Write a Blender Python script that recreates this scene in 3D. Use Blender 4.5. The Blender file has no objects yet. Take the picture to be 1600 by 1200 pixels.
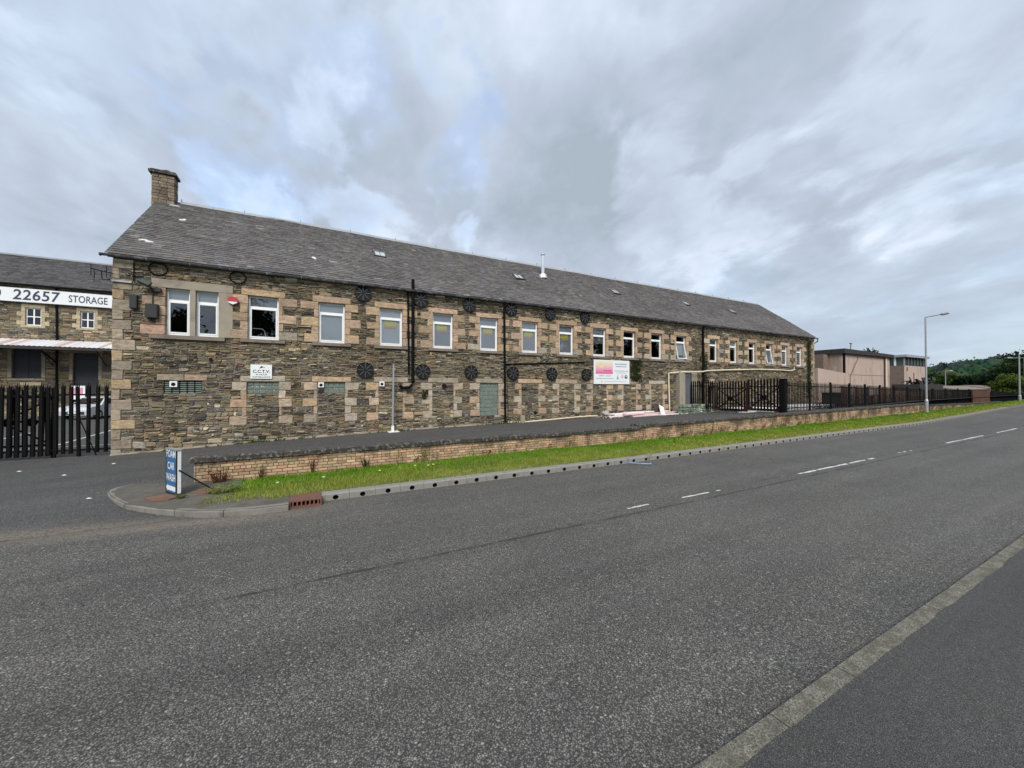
import bpy, math, random
import numpy as np
from mathutils import Vector, Matrix, Euler
from mathutils import noise as mnoise

# ------------------------------------------------------------------ camera, sky, sun, exposure
sc = bpy.context.scene
COL = sc.collection
R = random.Random(7)
PI = math.pi

cam_d = bpy.data.cameras.new('camera')
cam = bpy.data.objects.new('camera', cam_d)
COL.objects.link(cam)
cam_d.sensor_width = 36.0
cam_d.lens = 13.5
cam_d.clip_start = 0.05
cam_d.clip_end = 6000
cam.location = (0, 0, 2.2)
cam.rotation_euler = (math.radians(90.573), 0, -math.radians(28.03))
sc.camera = cam

EXPOSURE = 1.27
SUN_EL, SUN_AZ = math.radians(43), math.radians(205)     # azimuth clockwise from +Y
sun_d = bpy.data.lights.new('sun', 'SUN')
sun_d.energy = 1.5
sun_d.angle = math.radians(30)
sun_d.color = (1.0, 0.97, 0.92)
sun = bpy.data.objects.new('sun', sun_d)
COL.objects.link(sun)
sdir = Vector((math.sin(SUN_AZ) * math.cos(SUN_EL), math.cos(SUN_AZ) * math.cos(SUN_EL), math.sin(SUN_EL)))
sun.rotation_euler = sdir.to_track_quat('Z', 'Y').to_euler()
sun.location = (0, -20, 40)

sc.view_settings.view_transform = 'Standard'
sc.view_settings.look = 'None'
sc.view_settings.exposure = EXPOSURE
sc.view_settings.gamma = 1.0
sc.view_settings.use_curve_mapping = False
sc.cycles.use_denoising = True
sc.cycles.max_bounces = 6
sc.cycles.transparent_max_bounces = 12


class NT:
    """terse node builder"""
    def __init__(s, tree):
        s.t = tree
        s.n = tree.nodes
        s.l = tree.links

    def add(s, kind, ins=None, **props):
        n = s.n.new(kind)
        for k, v in props.items():
            setattr(n, k, v)
        for k, v in (ins or {}).items():
            s.put(n.inputs[k], v)
        return n

    def put(s, sock, v):
        if isinstance(v, bpy.types.NodeSocket):
            s.l.new(v, sock)
        elif isinstance(v, bpy.types.Node):
            s.l.new(v.outputs[0], sock)
        else:
            if hasattr(sock, 'default_value'):
                if sock.type == 'RGBA' and len(v) == 3:
                    v = (*v, 1)
                sock.default_value = v

    def math(s, op, a, b=0.0, c=0.0, clamp=False):
        n = s.n.new('ShaderNodeMath')
        n.operation = op
        n.use_clamp = clamp
        s.put(n.inputs[0], a)
        s.put(n.inputs[1], b)
        s.put(n.inputs[2], c)
        return n.outputs[0]

    def vmath(s, op, a, b=None):
        n = s.n.new('ShaderNodeVectorMath')
        n.operation = op
        s.put(n.inputs[0], a)
        if b is not None:
            s.put(n.inputs[1], b)
        return n

    def mix(s, f, a, b, mode='MIX'):
        n = s.n.new('ShaderNodeMix')
        n.data_type = 'RGBA'
        n.blend_type = mode
        n.clamp_factor = True
        s.put(n.inputs[0], f)
        s.put(n.inputs[6], a)
        s.put(n.inputs[7], b)
        return n.outputs[2]

    def smooth(s, v, lo, hi, a=0.0, b=1.0):
        n = s.n.new('ShaderNodeMapRange')
        n.interpolation_type = 'SMOOTHSTEP'
        s.put(n.inputs[0], v)
        for i, x in enumerate((lo, hi, a, b)):
            n.inputs[1 + i].default_value = x
        return n.outputs[0]

    def noise(s, vec, scale, detail=4, rough=0.55, dist=0.0):
        n = s.n.new('ShaderNodeTexNoise')
        s.put(n.inputs['Vector'], vec)
        n.inputs['Scale'].default_value = scale
        n.inputs['Detail'].default_value = detail
        n.inputs['Roughness'].default_value = rough
        n.inputs['Distortion'].default_value = dist
        return n.outputs[0]

    def mapping(s, vec, loc=(0, 0, 0), rot=(0, 0, 0), scale=(1, 1, 1)):
        n = s.n.new('ShaderNodeMapping')
        s.put(n.inputs[0], vec)
        n.inputs[1].default_value = loc
        n.inputs[2].default_value = rot
        n.inputs[3].default_value = scale
        return n.outputs[0]


# sky: Nishita blue seen through a broken layer of stratus drifting in streets
world = bpy.data.worlds.new('World')
sc.world = world
world.use_nodes = True
w = NT(world.node_tree)
w.n.clear()
d = w.add('ShaderNodeTexCoord').outputs['Generated']
sep = w.add('ShaderNodeSeparateXYZ', {0: d})
zz = w.math('ADD', w.math('MAXIMUM', sep.outputs[2], 0.0), 0.34)
flat = w.add('ShaderNodeCombineXYZ', {0: w.math('DIVIDE', sep.outputs[0], zz), 1: w.math('DIVIDE', sep.outputs[1], zz)})
STREET = math.radians(80)
pm = w.mapping(flat.outputs[0], (0.35, 0.2, 0), (0, 0, -STREET), (1, 1, 1))
pm = w.mapping(pm, (0, 0, 0), (0, 0, 0), (0.80, 1.0, 1.0))
n1 = w.noise(pm, 1.9, 5, 0.50, 0.35)
n2 = w.noise(w.mapping(pm, (3.1, 1.7, 0.4)), 4.6, 5, 0.52, 0.3)
n3 = w.noise(w.mapping(pm, (7.3, 4.1, 2.0)), 1.3, 3, 0.5)
wob = w.math('MULTIPLY', w.math('SUBTRACT', n2, 0.5), 0.16)


def spot(dirv, ca, cb):
    v = Vector(dirv).normalized()
    dt = w.vmath('DOT_PRODUCT', d, tuple(v)).outputs['Value']
    return w.smooth(w.math('ADD', dt, wob), math.cos(math.radians(ca)), math.cos(math.radians(cb)))


dens = w.math('ADD', w.math('MULTIPLY', w.math('SUBTRACT', n1, 0.5), 1.0), w.math('MULTIPLY', w.math('SUBTRACT', n2, 0.5), 1.1))
n4 = w.noise(w.mapping(pm, (1.3, 8.2, 3.0)), 10.5, 5, 0.55, 0.4)
dens = w.math('ADD', dens, w.math('MULTIPLY', w.math('SUBTRACT', n4, 0.5), 0.42))
dens = w.math('ADD', dens, 0.5)
for dv, ca, cb, amt in (((-.348, .863, .367), 18, 2, -.2), ((.492, .763, .418), 20, 3, -.26), ((.202, .763, .614), 18, 2, -.14),
                        ((.624, .509, .593), 22, 5, -.22), ((.902, .249, .352), 16, 5, -.12), ((-.093, .915, .392), 13, 3, -.20),
                        ((.762, .51, .40), 12, 1, .24), ((-.127, .797, .591), 16, 4, .18), ((.30, .72, .60), 18, 2, .12),
                        ((.379, .632, .676), 18, 2, .10), ((.852, .186, .49), 14, 4, .2), ((.098, .914, .394), 11, 3, .26),
                        ((-.40, .90, .22), 22, 8, .16)):
    dens = w.math('ADD', dens, w.math('MULTIPLY', spot(dv, ca, cb), amt))
ramp = w.add('ShaderNodeValToRGB', {0: dens})
els = ramp.color_ramp.elements
els[0].position = 0.12
els[0].color = (0.325, 0.385, 0.452, 1)
els[1].position = 0.95
els[1].color = (0.655, 0.715, 0.83, 1)
e = els.new(0.42)
e.color = (0.420, 0.480, 0.575, 1)
e = els.new(0.66)
e.color = (0.500, 0.580, 0.690, 1)
hz = w.smooth(sep.outputs[2], 0.0, 0.30, 1.0, 0.0)
cloud = w.mix(w.math('MULTIPLY', hz, 0.62), ramp.outputs[0], (0.365, 0.445, 0.530))
gap = w.math('MAXIMUM', spot((-.014, .881, .473), 13, 2), w.math('MULTIPLY', spot((.128, .841, .526), 11, 2), .9))
gap = w.math('MULTIPLY', gap, w.smooth(n1, 0.25, 0.72))
gap2 = w.smooth(w.math('ADD', n3, w.math('MULTIPLY', n2, 0.2)), 0.62, 0.78)
gap = w.math('MAXIMUM', w.math('MULTIPLY', gap, 0.5), w.math('MULTIPLY', gap2, 0.10))
sky = w.add('ShaderNodeTexSky')
sky.sky_type = 'NISHITA'
sky.sun_disc = False
sky.sun_elevation = SUN_EL
sky.sun_rotation = SUN_AZ
sky.air_density = 1.0
sky.dust_density = 1.2
SKY = 0.15
bg_blue = w.add('ShaderNodeBackground', {0: sky.outputs[0], 1: SKY})
bg_cloud = w.add('ShaderNodeBackground', {0: cloud, 1: 0.53})
mixw = w.add('ShaderNodeMixShader', {0: gap, 1: bg_cloud.outputs[0], 2: bg_blue.outputs[0]})
w.add('ShaderNodeOutputWorld', {0: mixw.outputs[0]})

# ------------------------------------------------------------------ mesh helpers


class MB:
    """collects faces with a colour and a material slot each; build() links them as ONE mesh object"""
    def __init__(s):
        s.v, s.f, s.c, s.m = [], [], [], []

    def face(s, pts, col=(1, 1, 1), m=0):
        i = len(s.v)
        s.v.extend([tuple(p) for p in pts])
        s.f.append(tuple(range(i, i + len(pts))))
        s.c.append(col)
        s.m.append(m)

    def poly(s, verts, faces, col=(1, 1, 1), m=0):
        i = len(s.v)
        s.v.extend([tuple(p) for p in verts])
        for f in faces:
            s.f.append(tuple(i + k for k in f))
            s.c.append(col)
            s.m.append(m)

    def box(s, x0, x1, y0, y1, z0, z1, col=(1, 1, 1), m=0, M=None):
        v = [Vector(p) for p in ((x0, y0, z0), (x1, y0, z0), (x1, y1, z0), (x0, y1, z0), (x0, y0, z1), (x1, y0, z1), (x1, y1, z1), (x0, y1, z1))]
        if M:
            v = [M @ p for p in v]
        s.poly(v, [(3, 2, 1, 0), (4, 5, 6, 7), (0, 1, 5, 4), (1, 2, 6, 5), (2, 3, 7, 6), (3, 0, 4, 7)], col, m)

    def bar(s, a, b, wx, wy, col=(1, 1, 1), m=0, up=(0, 0, 1)):
        a, b = Vector(a), Vector(b)
        t = (b - a).normalized()
        u = Vector(up)
        if abs(t.dot(u)) > .98:
            u = Vector((0, 1, 0))
        x = t.cross(u).normalized() * wx / 2
        y = x.cross(t).normalized() * wy / 2
        v = [a - x - y, a + x - y, a + x + y, a - x + y, b - x - y, b + x - y, b + x + y, b - x + y]
        s.poly(v, [(3, 2, 1, 0), (4, 5, 6, 7), (0, 1, 5, 4), (1, 2, 6, 5), (2, 3, 7, 6), (3, 0, 4, 7)], col, m)

    def tube(s, path, r, seg=8, col=(1, 1, 1), m=0, cap=True):
        path = [Vector(p) for p in path]
        rr = r if isinstance(r, (list, tuple)) else [r] * len(path)
        rings = []
        for k, p in enumerate(path):
            t = (path[min(k + 1, len(path) - 1)] - path[max(k - 1, 0)]).normalized()
            u = Vector((0, 0, 1)) if abs(t.z) < .9 else Vector((1, 0, 0))
            x = t.cross(u).normalized()
            y = t.cross(x).normalized()
            rings.append([p + (x * math.cos(q * 2 * PI / seg) + y * math.sin(q * 2 * PI / seg)) * rr[k] for q in range(seg)])
        i = len(s.v)
        for rg in rings:
            s.v.extend([tuple(p) for p in rg])
        for k in range(len(rings) - 1):
            for q in range(seg):
                a, b = i + k * seg + q, i + k * seg + (q + 1) % seg
                s.f.append((a, a + seg, b + seg, b))
                s.c.append(col)
                s.m.append(m)
        if cap:
            for base, rev in ((i, False), (i + (len(rings) - 1) * seg, True)):
                f = [base + q for q in range(seg)]
                s.f.append(tuple(f[::-1] if rev else f))
                s.c.append(col)
                s.m.append(m)

    def disc(s, c, r, depth, seg=24, axis='y', col=(1, 1, 1), m=0):
        d_ = Vector((0, depth, 0)) if axis == 'y' else Vector((0, 0, depth))
        c = Vector(c)
        s.tube([c, c + d_], r, seg, col, m)

    def grid(s, xs, ys, fz, keep=None, col=(1, 1, 1), m=0):
        i = len(s.v)
        for y in ys:
            for x in xs:
                s.v.append((x, y, fz(x, y)))
        nx = len(xs)
        for b in range(len(ys) - 1):
            for a in range(nx - 1):
                if keep and not keep((xs[a] + xs[a + 1]) / 2, (ys[b] + ys[b + 1]) / 2):
                    continue
                k = i + b * nx + a
                s.f.append((k, k + 1, k + nx + 1, k + nx))
                s.c.append(col)
                s.m.append(m)

    def mesh(s, name, mats, smooth=False, tone=True):
        me = bpy.data.meshes.new(name)
        me.from_pydata(s.v, [], s.f)
        for mt in (mats if isinstance(mats, (list, tuple)) else [mats]):
            me.materials.append(mt)
        if any(s.m):
            me.polygons.foreach_set('material_index', s.m)
        if tone:
            at = me.attributes.new('tone', 'FLOAT_COLOR', 'FACE')
            at.data.foreach_set('color', np.array([(*c, 1) for c in s.c], dtype=np.float32).ravel())
        if smooth:
            me.polygons.foreach_set('use_smooth', [True] * len(me.polygons))
        me.update()
        return me

    def build(s, name, mats, parent=None, **kw):
        props = {k: kw.pop(k) for k in ('label', 'cat', 'group', 'kind') if k in kw}
        return link(name, s.mesh(name, mats, **kw), parent, **props)


def link(name, me, parent=None, label=None, cat=None, group=None, kind=None):
    o = bpy.data.objects.new(name, me)
    COL.objects.link(o)
    if parent is not None:
        o.parent = parent
        if parent.type == 'EMPTY':
            o.matrix_parent_inverse = Matrix.Translation(-Vector(parent.location))
    tag(o, label, cat, group, kind)
    return o


def tag(o, label=None, cat=None, group=None, kind=None):
    if label:
        o['label'] = label
    if cat:
        o['category'] = cat
    if group:
        o['group'] = group
    if kind:
        o['kind'] = kind
    return o


def thing(name, label, cat, loc=(0, 0, 0), group=None, kind=None):
    o = bpy.data.objects.new(name, None)
    o.empty_display_size = .3
    COL.objects.link(o)
    o.location = loc
    return tag(o, label, cat, group, kind)


def struct(name, loc=(0, 0, 0)):
    o = bpy.data.objects.new(name, None)
    COL.objects.link(o)
    o.location = loc
    o['kind'] = 'structure'
    return o


def np_mesh(name, V, F, C, mat, smooth=False):
    """V (n,3), F (m,k) quads or tris, C (m,3)"""
    me = bpy.data.meshes.new(name)
    k = F.shape[1]
    me.vertices.add(len(V))
    me.vertices.foreach_set('co', V.astype(np.float32).ravel())
    me.loops.add(F.size)
    me.loops.foreach_set('vertex_index', F.astype(np.int32).ravel())
    me.polygons.add(len(F))
    me.polygons.foreach_set('loop_start', np.arange(0, F.size, k, dtype=np.int32))
    me.materials.append(mat)
    at = me.attributes.new('tone', 'FLOAT_COLOR', 'FACE')
    at.data.foreach_set('color', np.hstack([C, np.ones((len(C), 1))]).astype(np.float32).ravel())
    if smooth:
        me.polygons.foreach_set('use_smooth', [True] * len(F))
    me.update(calc_edges=True)
    me.validate()
    return me


def text_into(mb, txt, org, xd, zd, size, depth=.006, bold=0.0, align='LEFT', stretch=1.0, m=0, col=(1, 1, 1), shear=0.0, spacing=1.0, fit=None):
    """letters as thin raised geometry on the plane org + xd, zd"""
    cu = bpy.data.curves.new('lettering', 'FONT')
    cu.body = txt
    cu.size = size
    cu.align_x = align
    cu.offset = bold * size
    cu.shear = shear
    cu.space_character = spacing
    cu.resolution_u = 3
    ob = bpy.data.objects.new('lettering', cu)
    COL.objects.link(ob)
    bpy.context.view_layer.update()
    me = bpy.data.meshes.new_from_object(ob.evaluated_get(bpy.context.evaluated_depsgraph_get()))
    xd, zd = Vector(xd), Vector(zd)
    nd = xd.cross(zd)
    if fit:
        xw = [v.co.x for v in me.vertices]
        stretch = fit / max(1e-6, max(xw) - min(xw))
    vs = [Vector(org) + xd * (v.co.x * stretch) + zd * v.co.y + nd * depth for v in me.vertices]
    mb.poly(vs, [tuple(p.vertices) for p in me.polygons], col, m)
    bpy.data.objects.remove(ob)
    bpy.data.meshes.remove(me)
    bpy.data.curves.remove(cu)


# ------------------------------------------------------------------ materials
def new_mat(name):
    m = bpy.data.materials.new(name)
    m.use_nodes = True
    t = NT(m.node_tree)
    t.n.clear()
    return m, t


def finish(t, color, rough=.85, bump=None, bstr=.3, bdist=.01, metal=0.0, spec=.4, extra=None):
    b = t.add('ShaderNodeBsdfPrincipled')
    t.put(b.inputs['Base Color'], color)
    t.put(b.inputs['Roughness'], rough)
    b.inputs['Metallic'].default_value = metal
    b.inputs['Specular IOR Level'].default_value = spec
    if bump is not None:
        bn = t.add('ShaderNodeBump', {'Height': bump})
        bn.inputs['Strength'].default_value = bstr
        bn.inputs['Distance'].default_value = bdist
        t.put(b.inputs['Normal'], bn.outputs[0])
    for k, v in (extra or {}).items():
        t.put(b.inputs[k], v)
    t.add('ShaderNodeOutputMaterial', {0: b.outputs[0]})


def plain(name, col, rough=.6, var=.15, scale=3.0, fine=40.0, metal=0.0, spec=.4, tone=False, bstr=.15, stain=None, stain_amt=.5, stain_scale=1.2, stain_map=(1, 1, 1)):
    m, t = new_mat(name)
    pos = t.add('ShaderNodeNewGeometry').outputs['Position']
    a = t.noise(pos, scale, 5, .6)
    b = t.noise(pos, fine, 4, .65)
    k = t.math('ADD', t.math('MULTIPLY', t.math('SUBTRACT', a, .5), var * 2.6), t.math('MULTIPLY', t.math('SUBTRACT', b, .5), var * 1.8))
    k = t.math('ADD', k, 1.0)
    base = t.add('ShaderNodeAttribute', attribute_name='tone').outputs['Color'] if tone else col
    if tone and col is not None:
        base = t.mix(1.0, base, col, 'MULTIPLY')
    c = t.vmath('SCALE', base)
    t.put(c.inputs['Scale'], k)
    c = c.outputs[0]
    if stain is not None:
        s_ = t.smooth(t.noise(t.mapping(pos, scale=stain_map), stain_scale, 6, .65), .5, .68)
        c = t.mix(t.math('MULTIPLY', s_, stain_amt), c, stain)
    finish(t, c, rough, b, bstr, .01, metal, spec)
    return m


MAT = {}
# rubble and slates take their stone's own colour from the 'tone' attribute; noise gives grain and lichen
def stone_mat(name, gscale, lichen, lichen_amt, bstr=.5, black=.35, smear=0, streak=0):
    m, t = new_mat(name)
    pos = t.add('ShaderNodeNewGeometry').outputs['Position']
    tone = t.add('ShaderNodeAttribute', attribute_name='tone').outputs['Color']
    g = t.noise(t.mapping(pos, scale=(1, 1, 2.2)), gscale, 6, .7)
    f = t.noise(pos, gscale * 6, 3, .6)
    k = t.math('ADD', t.math('MULTIPLY', t.math('SUBTRACT', g, .5), 2.0), t.math('MULTIPLY', t.math('SUBTRACT', f, .5), 1.0))
    k = t.math('MAXIMUM', t.math('ADD', k, 1.0), .12)
    c = t.vmath('SCALE', tone)
    t.put(c.inputs['Scale'], k)
    li = t.smooth(t.noise(pos, 2.3, 7, .72), .54, .70)
    c = t.mix(t.math('MULTIPLY', li, lichen_amt), c.outputs[0], lichen)
    bk = t.smooth(t.noise(t.mapping(pos, (3, 1, 8), (0, 0, 0), (1, 1, .55)), 1.1, 6, .68), .53, .72)
    c = t.mix(t.math('MULTIPLY', bk, black), c, (.03, .027, .024))
    if streak:
        st_ = t.smooth(t.noise(t.mapping(pos, (2, 5, 1), (0, 0, 0), (1, .16, .16)), 1.3, 6, .68), .53, .70)
        st_ = t.math('MULTIPLY', st_, t.smooth(t.noise(t.mapping(pos, (9, 2, 1)), .12, 3, .5), .42, .6))
        c = t.mix(t.math('MULTIPLY', st_, streak), c, (.055, .050, .040))
    if smear:
        sm = t.smooth(t.noise(t.mapping(pos, (0, 0, 0), (0, 0, 0), (1, 1, 2.6)), 11, 5, .65), .565, .64)
        sm = t.math('MULTIPLY', sm, t.smooth(t.noise(pos, .75, 4, .6), .38, .62))
        c = t.mix(t.math('MULTIPLY', sm, smear), c, (.36, .315, .24))
    finish(t, c, .9, t.math('ADD', g, t.math('MULTIPLY', f, .5)), bstr, .02, 0, .25)
    return m


MAT['rubble'] = stone_mat('rubble_stone', 9, (.23, .205, .13), .30, .8, .42, .9)
MAT['sandstone'] = stone_mat('dressed_sandstone', 6, (.30, .25, .19), .4, .7, .34)
MAT['mortar'] = plain('lime_mortar', (.235, .200, .150), .95, .5, 2.5, 30, stain=(.065, .056, .042), stain_amt=.75, stain_scale=1.6, bstr=.6)
MAT['cement'] = plain('cement_render', (.30, .265, .205), .9, .14, 3, 40, stain=(.16, .13, .1), stain_amt=.5)
MAT['sill'] = plain('weathered_sill', (.20, .165, .135), .9, .25, 4, 50, stain=(.07, .06, .05), stain_amt=.6)
MAT['slate'] = stone_mat('roof_slate', 7, (.17, .155, .125), .3, .35, .3, streak=.5)
MAT['lead'] = plain('lead_ridge', (.30, .31, .32), .6, .2, 3, 30)
MAT['white'] = plain('white_upvc', (.80, .80, .79), .35, .04, 2, 20, spec=.5)
MAT['black'] = plain('black_iron_paint', (.005, .005, .0055), .7, .4, 4, 40, stain=(.016, .010, .008), stain_amt=.3, spec=.1)
MAT['darkred'] = plain('dark_red_paint', (.050, .016, .014), .7, .4, 5, 40, spec=.2)
MAT['rib'] = plain('grey_rib', (.075, .075, .077), .5, .4, 9, 50, spec=.5)  # lighter grey sets the ribs off from the plate
MAT['plate'] = plain('cast_iron', (.010, .010, .011), .6, .4, 6, 40, stain=(.03, .02, .014), stain_amt=.3, spec=.25)
MAT['gutter'] = plain('gutter_iron', (.085, .087, .09), .5, .5, 5, 30, stain=(.36, .37, .38), stain_amt=.65, stain_scale=3)
MAT['steel'] = plain('galvanised_steel', (.36, .37, .38), .45, .15, 4, 40, metal=.35)
MAT['steel_flue'] = plain('bright_flue_steel', (.75, .75, .76), .28, .1, 4, 40, metal=.8)
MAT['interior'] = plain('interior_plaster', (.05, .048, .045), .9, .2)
MAT['coping'] = plain('mossy_coping', (.044, .039, .032), .95, .6, 5, 34, stain=(.33, .32, .29), stain_amt=.6, stain_scale=13, bstr=.7)
MAT['kerb'] = plain('concrete_kerb', (.185, .172, .152), .9, .32, 3, 60, stain=(.085, .077, .06), stain_amt=.7, stain_scale=3.5, bstr=.4)
MAT['kerbunit'] = plain('drain_kerb_concrete', (.235, .222, .198), .9, .3, 3, 60, stain=(.11, .10, .08), stain_amt=.65, stain_scale=3.0, bstr=.4)
MAT['hole'] = plain('drain_void', (.006, .006, .006), 1, .1)
MAT['rustred'] = plain('rusted_iron', (.15, .070, .050), .8, .3, 8, 60, stain=(.08, .035, .03), stain_amt=.5, stain_scale=5)
MAT['rustsheet'] = plain('rusted_sheet', (.085, .036, .022), .9, .5, 1.6, 30, stain=(.05, .032, .026), stain_amt=.7, stain_scale=1.5)
MAT['redconc'] = plain('red_concrete', (.17, .085, .058), .9, .35, 5, 60, stain=(.10, .08, .06), stain_amt=.75, stain_scale=3)
MAT['signwhite'] = plain('sign_white', (.74, .76, .76), .4, .05, 2, 20)
MAT['navy'] = plain('navy_letters', (.035, .035, .075), .5, .1)
MAT['ink'] = plain('black_letters', (.015, .015, .018), .5, .1)
MAT['blue'] = plain('blue_sign_paint', (.035, .13, .30), .45, .12, 6, 30)
MAT['render'] = plain('pink_render', (.44, .335, .28), .95, .10, 1.2, 25, stain=(.22, .16, .13), stain_amt=.65, stain_scale=1.3, stain_map=(1, 1, .22))
MAT['browngrey'] = plain('brown_and_shade', (.18, .13, .105), .95, .25, 2, 25)
MAT['darkroof'] = plain('dark_felt', (.035, .033, .032), .8, .3)
MAT['timber'] = plain('old_dark_timber', (.075, .055, .045), .95, .5, 3, 30, tone=True)
MAT['glaze'] = plain('green_glazing', (.062, .085, .078), .4, .35, 1.5, 8, spec=.3)
MAT['paint'] = plain('worn_white_paint', (.60, .60, .57), .7, .2, 3, 60, stain=(.17, .165, .155), stain_amt=.85, stain_scale=9)
MAT['cream'] = plain('cream_plastic', (.68, .60, .45), .5, .12, 3, 40)
MAT['waste'] = plain('white_waste', (.78, .73, .71), .5, .12, 3, 30, tone=True)
MAT['darkdoor'] = plain('shaded_shutter', (.030, .032, .038), .6, .15, 2, 30)  # shade under the canopy is put into this door tone
MAT['greydoor'] = plain('grey_door', (.115, .125, .14), .6, .12, 2, 30)
MAT['islanddirt'] = plain('island_dirt', (.105, .095, .078), 1, .45, 4, 60, stain=(.075, .06, .035), stain_amt=.6, stain_scale=2.2, bstr=.5)
MAT['dirt'] = plain('dirt', (.10, .08, .06), 1, .4, 4, 30)
MAT['plasticgrey'] = plain('dark_meter_box', (.02, .022, .022), .55, .25)
MAT['red'] = plain('alarm_red', (.45, .04, .045), .4, .1)
MAT['moss'] = plain('moss', (.05, .06, .018), 1, .5, 6, 50)
MAT['stepstone'] = plain('step_stone', (.095, .105, .09), .9, .45, 4, 24, tone=True, stain=(.34, .35, .31), stain_amt=.5, stain_scale=2.2)
MAT['carwhite'] = plain('car_paint', (.55, .57, .60), .25, .03, spec=.6)
MAT['tyre'] = plain('tyre', (.02, .02, .02), .8, .1)
MAT['corr'] = plain('canopy_sheet', None, .6, .15, 3, 30, tone=True)
MAT['tint'] = plain('printed_colour', None, .5, .04, 3, 30, tone=True)
MAT['bluepipe'] = plain('blue_pipe', (.12, .33, .62), .4, .1)
MAT['brickpatch'] = plain('mortar_patch', (.66, .65, .62), .95, .15, 6, 40)


def brick_mat():
    m, t = new_mat('buff_brick')
    pos = t.add('ShaderNodeNewGeometry').outputs['Position']
    tone = t.add('ShaderNodeAttribute', attribute_name='tone').outputs['Color']
    f = t.noise(pos, 45, 4, .65)
    k = t.math('ADD', t.math('MULTIPLY', t.math('SUBTRACT', f, .5), .9), 1.0)
    c = t.vmath('SCALE', tone)
    t.put(c.inputs['Scale'], k)
    # soot and moss runs hang below the coping joints: a patchy band of their own shape
    sep_ = t.add('ShaderNodeSeparateXYZ', {0: pos})
    runs = t.noise(t.mapping(pos, (0, 0, 0), (0, 0, 0), (1.0, 1.0, .30)), 1.5, 6, .62)
    h = t.smooth(sep_.outputs[2], .18, .66)
    s_ = t.smooth(t.math('ADD', runs, t.math('MULTIPLY', h, .28)), .62, .86)
    c = t.mix(t.math('MULTIPLY', s_, .82), c.outputs[0], (.045, .037, .028))
    gm = t.smooth(t.noise(pos, 3.3, 5, .6), .5, .66)
    c = t.mix(t.math('MULTIPLY', gm, .35), c, (.16, .14, .07))
    finish(t, c, .92, f, .35, .008, 0, .25)
    return m


MAT['brick'] = brick_mat()
MAT['brickmortar'] = plain('brick_mortar', (.095, .075, .052), .95, .4, 3, 40, stain=(.05, .042, .032), stain_amt=.8, stain_scale=2.0)


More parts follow.
